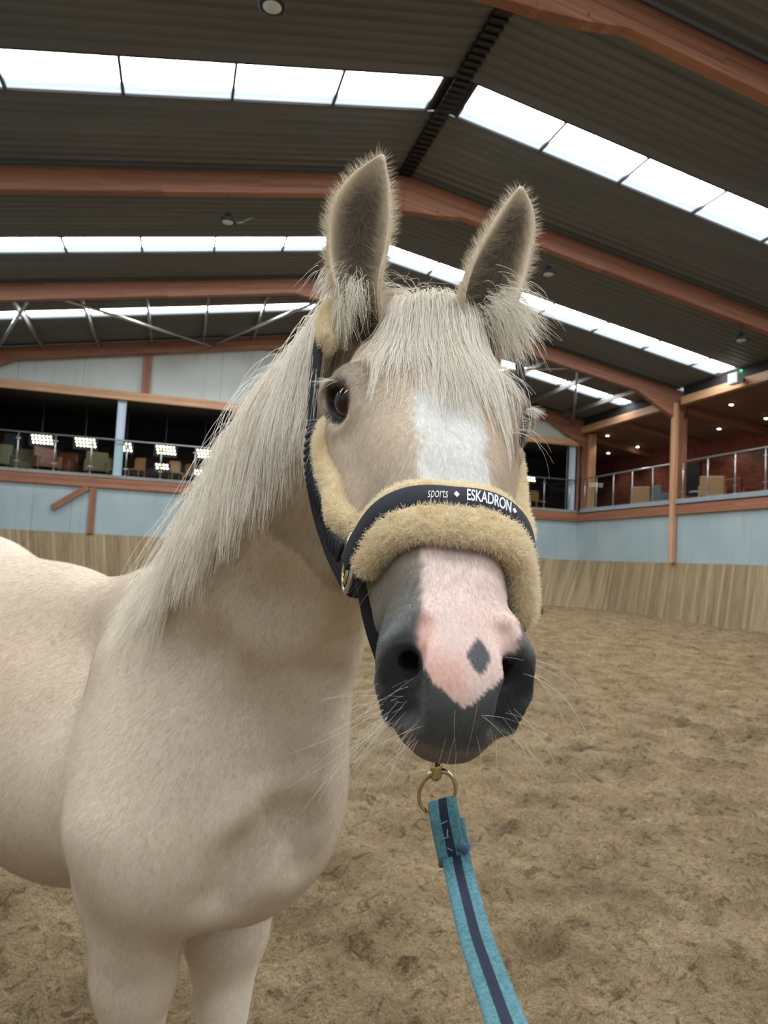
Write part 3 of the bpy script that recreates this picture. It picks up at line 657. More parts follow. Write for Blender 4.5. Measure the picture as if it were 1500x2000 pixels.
# head frame: s down the face, t to the horse's left, n out of the forehead
HE = PT(856, 752, .86); HM = PT(920, 1280, .59)
HS = unit(HM-HE)
PSI = math.radians(22)
HT = np.array([.988, .105, -.085]); HT = unit(HT-HS*(HT@HS)); HN = np.cross(HS, HT)
if HN[1] > 0: HN = -HN
HB = np.stack([HS, HT, HN], 1)
KS = 1.0
def H(s, t, n): return HE+HB@(np.array([s, t, n])*KS)
def toH(P): return (P-HE)@HB/KS
def pair(fn):
    for q in (-1, 1): fn(q)
def build_head(F):
    F.ell(H(-.12, .008, -.076), (.15, .092, .072), .03, HB)
    F.ell(H(-.19, .024, -.052), (.08, .070, .058), .03, HB)
    F.ell(H(0, 0, -.060), (.13, .098, .058), .03, HB)
    def side(q):
        F.cone(H(-.02, q*.045, -.065), H(.12, q*.030, -.045), .052, .040, .04)
        F.cone(H(.10, q*.032, -.045), H(.33, q*.020, -.038), .038, .027, .03)
        F.cone(H(.00, q*.055, -.11), H(.14, q*.042, -.095), .050, .042, .04)
        F.cone(H(.14, q*.042, -.095), H(.29, q*.030, -.080), .042, .034, .03)
        F.cone(H(.01, q*.098, -.080), H(.15, q*.074, -.090), .020, .010, .03)         # facial crest
        F.ell(H(-.005, q*.101, -.042), (.045, .027, .037), .024, HB)
        F.cone(H(-.035, q*.092, -.045), H(-.13, q*.070, -.065), .022, .024, .03)                   # orbit
        F.ell(H(-.005, q*.078, -.160), (.120, .036, .092), .035, HB)                   # cheek
        F.chain([(H(-.10, q*.056, -.19), .030), (H(-.02, q*.054, -.232), .028), (H(.07, q*.048, -.220), .026), (H(.18, q*.032, -.170), .022), (H(.31, q*.014, -.130), .020)], .03)
        F.ell(H(.365, q*.042, -.052), (.050, .025, .040), .02, HB)                    # nostril wing
        F.cone(H(.395, q*.020, -.075), H(.405, q*.012, -.095), .028, .026, .02)
    pair(side)
    F.cone(H(-.04, 0, -.15), H(.24, 0, -.11), .06, .036, .04)
    F.ell(H(.365, 0, -.062), (.058, .048, .046), .03, HB)
    F.ell(H(.372, 0, -.128), (.040, .040, .026), .010, HB)                            # lower lip
    F.ell(H(.345, 0, -.145), (.040, .034, .026), .02, HB)                             # chin
    for q in (-1, 1):
        F.chain([(H(.345, q*.040, -.018), .008), (H(.368, q*.056, -.032), .007), (H(.392, q*.058, -.052), .007), (H(.408, q*.050, -.074), .008)], .014)
        F.chain([(H(.360, q*.037, -.010), .005), (H(.384, q*.049, -.024), .011), (H(.404, q*.051, -.042), .016), (H(.416, q*.043, -.062), .013)], .013, sub=True)
        F.chain([(H(.390, q*.047, -.034), .011), (H(.358, q*.034, -.055), .011)], .008, sub=True)
        F.ell(H(.009, q*.117, -.039), (.031, .026, .026), .010, HB, sub=True)            # eye socket
        ring = [(H(.0265*math.cos(a)*(1+.12*math.cos(a)), q*(.1130-.019*math.cos(a)-.009*math.sin(a)), -.041+.0205*math.sin(a)), .0046) for a in np.linspace(0, 2*math.pi, 17)]
        F.chain(ring, .006)                                                            # eyelids
    for q in (-1, 1):
        F.chain([(H(.425, 0, -.112), .0035), (H(.415, q*.030, -.110), .0035), (H(.385, q*.052, -.106), .0035), (H(.335, q*.056, -.112), .003)], .008, sub=True)
def build_body(F):
    # trunk
    R3 = np.stack([REAR, LEFT, UP], 1)
    F.ell(B(.62, 0, 1.06), (.48, .25, .30), .12, R3)
    F.ell(B(1.16, 0, 1.14), (.32, .235, .25), .12, R3)
    F.cone(B(.00, 0, 1.00), B(.30, 0, .975), .18, .235, .12)
    # withers / spine
    F.chain([(B(-.02, 0, 1.24), .10), (B(.12, 0, 1.31), .070), (B(.45, 0, 1.275), .080), (B(.80, 0, 1.325), .10), (B(1.12, 0, 1.37), .11), (B(1.36, 0, 1.24), .09)], .10)
    # chest
    F.ell(B(-.12, 0, .98), (.16, .18, .20), .08, R3)
    for q in (-1, 1):
        F.cone(B(.04, q*.105, 1.21), B(-.03, q*.176, .98), .085, .098, .10)     # shoulder blade
        F.ell(B(-.13, q*.12, .93), (.10, .090, .11), .05, R3)                  # point of shoulder / pectoral
        F.cone(B(-.07, q*.155, .95), B(.03, q*.135, .86), .100, .074, .05)      # upper arm
        F.cone(B(-.065, q*.145, .90), B(-.005, q*.116, .72), .092, .066, .05)
        F.chain([(B(.010, q*.122, .84), .072), (B(.000, q*(.112 if q < 0 else .112), .68), .058 if q < 0 else .074), (B(-.01, q*.105, .48), .046)], .04)
        F.chain([(B(-.01, q*.105, .46), .046), (B(-.012, q*.105, .41), .044), (B(.01, q*.105, .36), .034), (B(.01, q*.105, .20), .030), (B(.01, q*.105, .14), .036), (B(-.03, q*.105, .07), .034)], .02)
        F.chain([(B(-.04, q*.105, .06), .045), (B(-.055, q*.105, .052), .052)], .02)
        # hind leg
        F.cone(B(1.20, q*.12, 1.12), B(1.12, q*.14, .84), .155, .105, .08)
        F.chain([(B(1.10, q*.14, .84), .105), (B(1.30, q*.13, .58), .060), (B(1.37, q*.13, .52), .048), (B(1.31, q*.13, .36), .034), (B(1.28, q*.13, .18), .031), (B(1.25, q*.13, .13), .037), (B(1.20, q*.13, .07), .034), (B(1.18, q*.13, .055), .052)], .03)
    # neck
    nb = B(-.08, 0, 1.12)
    poll = H(-.235, 0, -.068)
    F.chain([(B(.02, 0, 1.22), .13), (B(-.10, 0, 1.33)+np.array([.0, 0, 0]), .095), (PT(572, 925, 1.25), .070), (PT(650, 800, 1.19), .058), (PT(742, 650, 1.12), .048), (poll, .050)], .08)   # crest
    F.chain([(B(-.10, 0, 1.08), .19), (PT(545, 1130, 1.27), .135), (PT(640, 930, 1.13), .105), (H(-.10, 0, -.13), .085)], .08)  # middle
    F.chain([(B(-.18, 0, .98), .12), (PT(580, 1230, 1.22), .086), (PT(652, 1060, 1.10), .073), (H(-.08, 0, -.17), .07)], .07)   # throat
HORSE_T = -0.30
build_body(F)
def mar(px, py, t0=.9):
    r = unit(MC@np.array([(px-750)/FPX, -(py-1000)/FPX, -1.0])); t = t0
    for _ in range(80): t += F.eval(np.array([r*t]))[0]*.8
    return r*t, r
def groove(pts, r, k, depth):
    A = []
    for px, py in pts: p, d = mar(px, py); A.append((p-d*(r-depth), r))
    F.chain(A, k, sub=True)
groove([(676, 1275), (645, 1345), (612, 1420), (592, 1500), (590, 1610), (588, 1690)], .022, .050, .017)       # breast groove
groove([(395, 1300), (470, 1420), (500, 1520)], .03, .10, .006)                               # in front of the shoulder
groove([(540, 1620), (485, 1695), (435, 1765)], .022, .060, .010)                             # between breast and forearm
groove([(560, 1080), (540, 1200), (560, 1330)], .024, .08, .006)                              # jugular furrow
build_head(F)
def ear(cl, wd, opn, A0, A1, twist=0.0, nu=26, nv=18, th=.0045):
    # a cupped leaf: centre line, half widths, opening direction, arc half-angles
    cl = np.array(cl); L = np.linspace(0, 1, len(cl)); u = np.linspace(0, 1, nu)
    from_i = lambda a: np.interp(u, L, a)
    C = np.stack([from_i(cl[:, k]) for k in range(3)], 1)
    for _ in range(6): C[1:-1] = (C[:-2]+C[2:]+2*C[1:-1])/4
    w = from_i(wd)
    for _ in range(4): w[1:-1] = (w[:-2]+w[2:]+2*w[1:-1])/4
    T = np.gradient(C, axis=0); T /= np.linalg.norm(T, axis=1)[:, None]
    Vo, Vi = [], []
    for i in range(nu):
        tw = twist*u[i]; o = np.asarray(opn[0])*(1-u[i])+np.asarray(opn[1])*u[i]
        o = unit(o-T[i]*(o@T[i])); sd = np.cross(T[i], o)
        A = math.radians(A0+(A1-A0)*u[i]**.7); R = w[i]/math.sin(min(A, math.pi/2))
        for v in np.linspace(-1, 1, nv):
            a = v*A; rad = sd*math.sin(a)-o*math.cos(a)
            p = C[i]+R*(rad+o*(0.45+0.35*math.cos(min(A, 1.57))))
            t = th*(1-.5*abs(v)**4)*(0.35+0.65*min(1, (1-u[i])*4))
            Vo.append(p+rad*t); Vi.append(p-rad*t)
    V = np.array(Vo+Vi); n0 = nu*nv; Fq = []
    for i in range(nu-1):
        for j in range(nv-1):
            a = i*nv+j; Fq += [(a, a+nv, a+nv+1, a+1), (n0+a, n0+a+1, n0+a+nv+1, n0+a+nv)]
        for j in (0, nv-1):
            a = i*nv+j; Fq.append((a, n0+a, n0+a+nv, a+nv) if j == 0 else (a, a+nv, n0+a+nv, n0+a))
    i = nu-1
    for j in range(nv-1): a = i*nv+j; Fq.append((a, n0+a, n0+a+1, a+1))
    return V, np.array(Fq), C, w
pxw = lambda w, d: w/2*d/FPX
EARS = [
 ear([H(-.195, -.080, -.068), PT(698, 575, .995), PT(696, 510, 1.0), PT(702, 430, 1.0), PT(724, 360, 1.0), PT(748, 302, 1.0)],
     [.030, pxw(80, 1), pxw(114, 1), pxw(128, 1), pxw(84, 1), .002], ((-.10, -1, .05), (.25, -1, .0)), 125, 62),
 ear([H(-.185, .080, -.070), PT(935, 600, .98), PT(968, 530, .985), PT(1000, 458, .99), PT(1014, 405, .99), PT(1018, 364, .99)],
     [.030, pxw(110, 1), pxw(112, 1), pxw(90, 1), pxw(58, 1), .002], ((.45, -1, -.1), (.1, -1, .0)), 120, 62)]
import time as _t
_t0=_t.time()
V1, lo1 = F.grid((-2.1, .80, G-.01), (.02, 2.75, .50), .008); v1, f1 = surface_nets(V1, lo1, .008)
print('body', _t.time()-_t0, len(v1))
V2, lo2 = F.grid((-.25, .50, -.42), (.26, 1.20, .52), .0028); v2, f2 = surface_nets(V2, lo2, .0028)
print('head', _t.time()-_t0, len(v2))
from mathutils.bvhtree import BVHTree
BV = BVHTree.FromPolygons([tuple(v) for v in np.concatenate([v1, v2])], [tuple(f) for f in np.concatenate([f1, f2+len(v1)]).tolist()])
def hit(px, py):
    r = unit(MC@np.array([(px-750)/FPX, -(py-1000)/FPX, -1.0])); l, n, i, d = BV.ray_cast(Vector((0, 0, 0)), Vector(r))
    return (None, None) if l is None else (np.array(l), np.array(n))
FURD = 1.0
HO = M0+np.array([0, 0, G])                       # base of the horse, under the forelegs
def L_(P): return np.asarray(P)-HO
hb_ = C2W(HO)
HORSE = tag(empty('horse', tuple(hb_), YAW), 'cream palomino horse with pale mane and pink and grey muzzle', 'horse')
def sst(a, b, x): t = np.clip((x-a)/(b-a), 0, 1); return t*t*(3-2*t)
_r = np.random.default_rng(11); _A = _r.standard_normal((64, 64, 64)).astype(np.float32)
def noise3(P, sc, off=0):
    q = np.asarray(P)/sc+1000+off; i = np.floor(q).astype(int); f = q-i; f = f*f*(3-2*f); o = 0
    for a in (0, 1):
        for b_ in (0, 1):
            for c in (0, 1):
                w = (f[:, 0] if a else 1-f[:, 0])*(f[:, 1] if b_ else 1-f[:, 1])*(f[:, 2] if c else 1-f[:, 2])
                o = o+w*_A[(i[:, 0]+a) % 64, (i[:, 1]+b_) % 64, (i[:, 2]+c) % 64]
    return o
def inpoly(x, y, poly):
    r = np.zeros(len(x), bool); n = len(poly)
    for i in range(n):
        x0, y0 = poly[i]; x1, y1 = poly[(i+1) % n]
        c = (y0 > y) != (y1 > y)
        if y1 != y0: r ^= c & (x < (x1-x0)*(y-y0)/(y1-y0)+x0)
    return r
def coat(P):
    """pigment of skin and coat at points P (frame C)"""
    P = np.asarray(P); h = (P-HE)@HB; s, t, n = h.T
    lerp = lambda a, b, m: a*(1-m[:, None])+np.asarray(b)*m[:, None]
    c = np.tile(srgb(217, 202, 184), (len(P), 1))
    nz = noise3(P, .10)*.5+noise3(P, .035, 7)*.25
    c = lerp(c, srgb(203, 182, 160), np.clip(.30+.35*nz, 0, 1))
    c = lerp(c, srgb(230, 217, 200), np.clip(.2-.5*noise3(P, .22, 3), 0, .6))
    # browner barrel and lower neck
    rr = (P-M0)@REAR
    c = lerp(c, srgb(199, 172, 148), .45*sst(.15, .35, rr)*sst(.05, -.25, P[:, 2]))
    head = sst(-.30, -.24, s)*(n > -.30)*(s > -.3)
    # blaze
    jit = noise3(P, .008, 5)*.0010+noise3(P, .03, 2)*.0012
    lo = np.interp(s, [-.09, -.03, .05, .10, .18, .28, .40], [.002, -.014, -.030, -.036, -.030, -.032, -.045])
    hi = np.interp(s, [-.09, -.03, .05, .10, .17, .28, .40], [.004, .030, .044, .046, .047, .050, .060])
    w = .85*s-.5*n
    ew = np.interp(s, [-.05, .05, .2], [.022, .012, .005]); bl = sst(-1, 1, (t-lo+jit*3)/ew)*sst(-1, 1, (hi-t+jit*3)/(ew*.6))*sst(-.10, .05, s)*(n > -.075)
    side = sst(.13, .24, s)*(n > -.3)
    c = lerp(c, srgb(210, 194, 172), head*.4)
    c = lerp(c, srgb(152, 143, 130), side*.85)
    c = lerp(c, srgb(96, 97, 98), sst(.25, .36, s)*.9*head)
    wht = lerp(np.tile(srgb(232, 230, 227), (len(P), 1)), srgb(232, 214, 207), sst(.19, .28, s))
    wht = lerp(wht, srgb(226, 184, 171), sst(.31, .37, s)*np.clip(.75+.5*noise3(P, .03, 9), .3, 1))
    c = c*(1-bl[:, None])+wht*bl[:, None]
    # dark muzzle: everything past the outline of the pink snip
    pk = [(.10, -.2), (.3225, -.041), (.340, -.036), (.357, -.027), (.364, -.014), (.377, .002), (.368, .014), (.357, .023), (.338, .041), (.319, .050), (.10, .2)]
    ww = w+jit; tt = t+jit
    inside = inpoly(ww, tt, pk)
    far = sst(.335, .352, s)
    dk = (~inside)*far*head
    nos = np.zeros(len(P))
    for q in (-1, 1):
        for (a_, b_, c_, r_) in ((.380, .047, -.045, .024), (.396, .052, -.036, .019), (.410, .050, -.055, .020), (.360, .036, -.055, .016)):
            nos = np.maximum(nos, sst(1.08, .85, np.sqrt(((h-np.array([a_, q*b_, c_]))**2).sum(1))/r_)*(t*q > .028))
    c = lerp(c, srgb(84, 85, 87), np.maximum(dk, nos))
    c = lerp(c, srgb(116, 117, 118), dk*(1-nos)*.5*sst(.385, .35, s)); c = lerp(c, srgb(34, 33, 34), nos*.8)
    lipc = sst(-.066, -.080, n)*sst(.30, .33, s)*head
    c = lerp(c, srgb(128, 117, 104), lipc*sst(-.072, -.086, n)*.85*sst(.40, .415, s+0*n))
    # grey spot on the snip
    d = (np.abs(ww-.332)/.0150)**1.35+(np.abs(tt-.012)/.0105)**1.35
    c = lerp(c, srgb(92, 92, 96), sst(1.12, .78, d)*head*(n > -.06))
    # dark skin round the eyes
    for q in (-1, 1):
        e = (h-np.array([.003, q*.108, -.038]))/np.array([.037, .034, .030])
        r = np.sqrt((e**2).sum(1)); c = lerp(c, srgb(44, 40, 40), sst(1.05, .78, r)*head)
        e = (h-np.array([-.020, q*.100, -.018]))/np.array([.050, .034, .040]); r = np.sqrt((e**2).sum(1))
        c = lerp(c, srgb(124, 112, 102), .5*sst(1.1, .6, r)*head)
    for (u, v, r0) in ((-.095, 0, .010),):
        pass
    hoof = P[:, 2] < G+.09
    c[hoof] = srgb(92, 80, 68)
    return c
# -- skin mesh: body and head grids of the same field, joined along a plane in the neck, plus ears
cut_o = HE+HB@np.array([-.10, 0, -.24]); cut_n = unit(HS*.35+HN*.75)
def keep(V, Fq, side, tol=.008):
    c = V[Fq].mean(1); d = (c-cut_o)@cut_n
    inb = (c[:, 0] > -.24) & (c[:, 0] < .25) & (c[:, 1] < 1.19) & (c[:, 2] > -.41)
    m = (d > -tol) & inb if side else ~((d > tol) & inb)
    Fk = Fq[m]; u, inv = np.unique(Fk, return_inverse=True); return V[u], inv.reshape(Fk.shape)
a1, b1 = keep(v1, f1, 0); a2, b2 = keep(v2, f2, 1)
for _e in EARS: pass
Vall = np.concatenate([a1, a2]+[e[0] for e in EARS]); offs = np.cumsum([0, len(a1), len(a2)]+[len(e[0]) for e in EARS])
Fall = np.concatenate([b1, b2+offs[1]]+[e[1]+offs[2+i] for i, e in enumerate(EARS)])
ear_start = offs[2]
def inner_ear(P):
    c = np.tile(srgb(206, 188, 162), (len(P), 1))
    for V, Fq, C, w in EARS:
        nu, nv = 26, 18; n0 = nu*nv
        j = np.arange(len(V)); inn = j >= n0; k = j % n0; u = (k//nv)/(nu-1); v = np.abs((k % nv)/(nv-1)*2-1)
        yield None
cols = coat(Vall)
for i, e in enumerate(EARS):
    nu, nv = 26, 18; n0 = nu*nv; j = np.arange(len(e[0])); inn = j >= n0; k = j % n0; u = (k//nv)/(nu-1); vv = (k % nv)/(nv-1)*2-1
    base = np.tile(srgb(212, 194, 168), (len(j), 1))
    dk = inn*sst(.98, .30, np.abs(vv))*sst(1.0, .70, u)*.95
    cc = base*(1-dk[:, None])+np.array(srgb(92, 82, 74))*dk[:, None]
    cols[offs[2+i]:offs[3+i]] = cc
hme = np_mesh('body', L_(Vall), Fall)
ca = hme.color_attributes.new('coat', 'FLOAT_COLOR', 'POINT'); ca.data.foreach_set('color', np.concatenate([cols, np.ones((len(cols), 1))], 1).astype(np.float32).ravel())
def mat_skin():
    m = NM('horse_coat'); at = m.n('Attribute', attribute_name='coat'); tc = m.n('TexCoord')
    mp = m.n('Mapping', {0: (tc, 'Object')}); mp.inputs['Scale'].default_value = (420, 420, 130)
    n = m.n('TexNoise', {'Vector': mp, 'Scale': 1.0, 'Detail': 3.0})
    c = m.mix(.5, at, m.ramp(n, [(.3, (.78, .77, .75)), (.7, (1.12, 1.12, 1.12))]), 'MULTIPLY')
    m.principled(Base_Color=c, Roughness=.65, Specular_IOR_Level=.25, Sheen_Weight=.15, Normal=m.bump(n, .10, .002)); return m.m
M_SKIN = mat_skin()
body = link('body', hme, M_SKIN, HORSE)
def mat_hair(name, rough=.5, trans=.35, spec=.12):
    m = NM(name); at = m.n('Attribute', attribute_name='hair_color')
    d = m.n('BsdfDiffuse', {0: at}); t = m.n('BsdfTranslucent', {0: at}); g = m.n('BsdfGlossy', {'Roughness': rough, 0: (.9, .9, .9, 1)})
    x = m.n('MixShader', {0: trans, 1: d, 2: t}); y = m.n('MixShader', {0: spec, 1: x, 2: g}); m.t.links.new(y.outputs[0], m.out.inputs[0]); return m.m
M_FUR = mat_hair('short_coat_hair', .6, .25, .04); M_MANE = mat_hair('long_hair', .35, .45, .08); M_FLEECEF = mat_hair('fleece_fibre', .8, .4, .0)
def curves(name, P, rad, col, mat, parent, kind=None):
    n, k, _ = P.shape; hc = bpy.data.hair_curves.new(name); hc.add_curves([k]*n)
    hc.position_data.foreach_set('vector', np.ascontiguousarray(P, np.float32).ravel())
    if 'radius' not in hc.attributes: hc.attributes.new('radius', 'FLOAT', 'POINT')
    hc.attributes['radius'].data.foreach_set('value', np.ascontiguousarray(np.broadcast_to(rad, (n, k)), np.float32).ravel())
    a = hc.attributes.new('hair_color', 'FLOAT_COLOR', 'CURVE'); a.data.foreach_set('color', np.concatenate([col, np.ones((n, 1))], 1).astype(np.float32).ravel())
    o = bpy.data.objects.new(name, hc); COL.objects.link(o); hc.materials.append(mat)
    if parent is not None: o.parent = parent
    if kind: o['kind'] = kind
    return o
rng = np.random.default_rng(3)
# -- short coat
def sample(V, Fq, dens, rng):
    a, b_, c, d = (V[Fq[:, i]] for i in range(4))
    n = np.cross(c-a, d-b_); ar = np.linalg.norm(n, axis=1)/2+1e-12; n /= (2*ar)[:, None]
    k = rng.poisson(ar*dens); idx = np.repeat(np.arange(len(Fq)), k)
    u = rng.random(len(idx))[:, None]; v = rng.random(len(idx))[:, None]
    p = (a[idx]*(1-u)+b_[idx]*u)*(1-v)+(d[idx]*(1-u)+c[idx]*u)*v
    return p, n[idx], idx
def fur(V, Fq, densf, lenf, flowf, lift, rad, name, jitter=.13, k=4, colf=coat, gravity=0):
    c = V[Fq].mean(1); p, n, idx = sample(V, Fq, densf(c), rng)
    # only what a viewer standing in front can see
    nn = n; D = flowf(p, nn); D = D-nn*(D*nn).sum(1)[:, None]; D /= np.linalg.norm(D, axis=1)[:, None]+1e-9
    D = D+rng.normal(0, jitter, D.shape)*.6; D = D-nn*(D*nn).sum(1)[:, None]; D /= np.linalg.norm(D, axis=1)[:, None]+1e-9
    L = lenf(p)*rng.uniform(.6, 1.25, len(p)); P = np.zeros((len(p), k, 3)); q = p-nn*.0005
    for i in range(k):
        t = i/(k-1); li = lift*(1-.6*t)
        P[:, i] = q
        q = q+(D*math.cos(li)+nn*math.sin(li))*(L/(k-1))[:, None]; q[:, 2] -= gravity*t
    col = colf(p)*rng.normal(1.03, .05, (len(p), 1))
    return P, np.linspace(1, .25, k)[None]*rad*rng.uniform(.7, 1.2, (len(p), 1)), np.clip(col, 0, 1)
VIEW0 = np.zeros(3)
def facing(c, n, th=-.25):
    v = VIEW0-c; v /= np.linalg.norm(v, axis=1)[:, None]; return (n*v).sum(1) > th
def quad_n(V, Fq):
    n = np.cross(V[Fq[:, 2]]-V[Fq[:, 0]], V[Fq[:, 3]]-V[Fq[:, 1]]); return n/(np.linalg.norm(n, axis=1)[:, None]+1e-12)
def flow(p, n):
    h = (p-HE)@HB; hd = sst(-.30, -.22, h[:, 0])*sst(-.30, -.20, h[:, 2])
    up = np.clip((h[:, 0]+.086)/.03, -1, 1)
    Dh = HS[None]*up[:, None]*.9+HT[None]*(np.clip(h[:, 1:2]*8, -1, 1)*np.exp(-((h[:, 0:1]+.086)/.06)**2)*1.2+np.clip(h[:, 1:2]*5, -.5, .5))-HN[None]*.45
    Db = REAR[None]*.55+np.array([[0, 0, -.9]])+0*p
    return Dh*hd[:, None]+Db*(1-hd[:, None])
def run_fur(V, Fq, dens, nm, mask):
    n = quad_n(V, Fq); c = V[Fq].mean(1); m = facing(c, n) & mask(c); Fm = Fq[m]
    def lf(p):
        h = (p-HE)@HB; hd = sst(-.30, -.22, h[:, 0])*sst(-.30, -.20, h[:, 2]); muz = sst(.30, .36, h[:, 0])*hd
        return (.0100*(1-hd)+.0080*hd)*(1-.6*muz)
    return fur(V, Fm, lambda c: dens(c), lf, flow, .36, .00013, nm)
eye_clear = lambda c: np.all([np.sqrt(((((c-HE)@HB)-np.array([.002, q*.114, -.041]))**2/np.array([.024, .030, .018])**2).sum(1)) > 1 for q in (-1, 1)], axis=0)
inview = lambda c: (c[:, 0]/c[:, 1] > -.62) & (c[:, 2] > -.80)
Pb, Rb, Cb = run_fur(a1, b1, lambda c: FURD*1.9e5*np.clip(1.6-.6*c[:, 1], .5, 1), 'b', inview)
Ph, Rh, Ch = run_fur(a2, b2, lambda c: FURD*6.5e5+0*c[:, 0], 'h', eye_clear)
print('fur', len(Pb), len(Ph))
curves('short_coat', L_(np.concatenate([Pb, Ph])), np.concatenate([Rb, Rh]), np.concatenate([Cb, Ch]), M_FUR, HORSE, 'stuff')
# -- ear fur: fluffy edges and inner hair
eP, eR, eC = [], [], []
for i, (V, Fq, C, w) in enumerate(EARS):
    nu, nv = 26, 18; n0 = nu*nv; up_all = unit(C[-1]-C[8])
    k0 = Fq.min(1); k = np.where(k0 >= n0, k0-n0, k0); u = (k//nv)/(nu-1); v = np.abs((k % nv)/(nv-1)*2-1); inner = (Fq.min(1) >= n0)
    rim = (Fq.max(1) >= n0) & (Fq.min(1) < n0)
    vid = np.where(Fq.min(1) >= n0, 1, 0)
    cc = V[Fq].mean(1); axis_c = C[np.clip((u*(nu-1)).astype(int), 0, nu-1)]
    radial = cc-axis_c; radial /= np.linalg.norm(radial, axis=1)[:, None]+1e-9
    for nm, sel, dens, ln, lift, colr in (('in', inner & (v < .85), 9e4, .013, .5, None), ('edge', rim | (v > .84), 2.4e5, .0085, .5, srgb(226, 214, 192)), ('out', (~inner) & (v <= .85), 1.2e5, .008, .3, srgb(214, 196, 170))):
        Fm = Fq[sel]; ar = radial[sel]
        p, n, idx = sample(V, Fm, dens*FURD, rng)
        out = n.copy()
        if nm == 'edge': out = ar[idx]*.9+n*.3
        D = up_all[None]*.8+rng.normal(0, .35, p.shape)+(ar[idx]*.8 if nm == 'edge' else 0)
        if nm == 'in': D = up_all[None]*.5-ar[idx]*.7+rng.normal(0, .35, p.shape)+np.array([0, -.35, 0])
        L = ln*rng.uniform(.4, 1.5, len(p)); q = p.copy(); P = np.zeros((len(p), 4, 3)); D /= np.linalg.norm(D, axis=1)[:, None]
        for j in range(4):
            P[:, j] = q; q = q+(D*math.cos(lift)+out*math.sin(lift))*(L/3)[:, None]; D = D+rng.normal(0, .12, D.shape)
        base = np.tile(colr, (len(p), 1)) if colr is not None else cols[offs[2+i]:offs[3+i]][Fm[idx, 0]]
        if nm == 'in': base = np.where(rng.random((len(p), 1)) < .35, np.array(srgb(196, 180, 152)), base)
        eP.append(P); eR.append(np.linspace(1, .2, 4)[None]*.00017*rng.uniform(.7, 1.3, (len(p), 1))); eC.append(np.clip(base*rng.normal(1, .1, (len(p), 1)), 0, 1))
curves('ear_hair', L_(np.concatenate(eP)), np.concatenate(eR), np.concatenate(eC), M_FUR, HORSE, 'stuff')
# -- long hair that lies on the body
def grad(P, prs=None):
    e = .004; d0 = F.eval(P, prs); g = np.stack([F.eval(P+e*np.eye(3)[i], prs)-d0 for i in range(3)], 1)/e
    return d0, g/(np.linalg.norm(g, axis=1)[:, None]+1e-9)
def drape(root, D0, D1, L, k, marg, wav=.0, prs=None, stiff=.25, behind=False):
    n = len(root); P = np.zeros((n, k, 3)); q = root.copy(); d = D0/np.linalg.norm(D0, axis=1)[:, None]; st = (L/(k-1))[:, None]
    for i in range(k):
        P[:, i] = q
        d = d*(1-stiff)+D1*stiff+rng.normal(0, wav, d.shape); d /= np.linalg.norm(d, axis=1)[:, None]
        q = q+d*st
        sd, g = grad(q, prs); mg = marg*min(1, (i+1)/3)
        push = np.maximum(mg-sd, 0)[:, None]; q = q+g*push
        pull = np.clip(sd-mg-.004, 0, .004)[:, None]; q = q-g*pull*.6
    return P
def clumped(P, per, amt):
    n = len(P)//per; P = P[:n*per].reshape(n, per, *P.shape[1:]); k = P.shape[2]
    w = (np.linspace(0, 1, k)**1.2*amt)[None, None, :, None]
    m = P[:, :1]; P = P*(1-w)+(m+(P-m)*.25)*w
    return P.reshape(n*per, k, 3)
# crest line
cr = np.array([H(-.245, 0, -.02), PT(735, 640, 1.13)+[0, .02, .03], PT(630, 785, 1.20)+[-.01, .02, .03], PT(526, 905, 1.26)+[-.01, .02, .03], B(-.10, 0, 1.42), B(.02, 0, 1.36), B(.10, 0, 1.385)])
_, g_ = grad(cr)
for _ in range(12): d_, g_ = grad(cr); cr = cr-g_*d_[:, None]
tt_ = np.linspace(0, 1, len(cr))
def crest(u): return np.stack([np.interp(u, tt_, cr[:, i]) for i in range(3)], 1)
nS = int(8600*max(FURD, .25)); per = 24; u0 = np.repeat(np.where(rng.random(nS//per) < .82, rng.uniform(.14, .70, nS//per), rng.uniform(.02, .92, nS//per)), per)+rng.normal(0, .012, nS//per*per); u0 = np.clip(u0, 0, 1)
root = crest(u0)+rng.normal(0, .010, (len(u0), 3)); d_, g_ = grad(root); root = root-g_*(d_+.001)[:, None]
clr = np.repeat(rng.normal(0, 1, (len(u0)//per, 3)), per, 0)
side = -LEFT
D0 = side[None]*.6+np.array([[-.12, -.15, .15]])+clr*.10+rng.normal(0, .10, root.shape)
D1 = np.stack([-.07-.45*np.clip(u0-.25, 0, .6)+clr[:, 2]*.06, -.25+0*u0, -.93+0*u0], 1)+clr*.07+rng.normal(0, .04, root.shape)
Lm = np.interp(u0, [0, .15, .33, .5, .62, .70, .8, 1], [.30, .38, .40, .36, .33, .26, .20, .10])*np.repeat(rng.uniform(.75, 1.1, len(u0)//per), per)*rng.uniform(.8, 1.1, len(u0))
mg = np.abs(rng.normal(0, .014, len(u0)))+.003
bodyprs = [p for p in F.pr]
P = drape(root, D0, D1, Lm, 15, mg, .035, bodyprs, behind=True)
P = clumped(P, per, .8)
ax_ = P[..., 0]/P[..., 1]; az_ = P[..., 2]/P[..., 1]                       # the mane lies behind the cheek and crown straps
lim = np.interp(az_, [.02, .10, .17, .31], [-.128, -.108, -.098, -.092])
okm = ~((ax_ > lim) & (az_ > .00) & (P[..., 1] < 1.04)).any(1); P = P[okm]
P += np.cumsum(rng.normal(0, .0006, P.shape), 1)
mcol = np.array(srgb(255, 246, 234))[None]*rng.normal(1, .08, (len(P), 1)); tan = rng.random((len(P), 1)) < .16; mcol = np.where(tan, np.array(srgb(206, 186, 152))[None], mcol)
sP = [P]; sR = [np.linspace(1, .35, 15)[None]*.00042*rng.uniform(.7, 1.2, (len(P), 1))]; sC = [mcol]
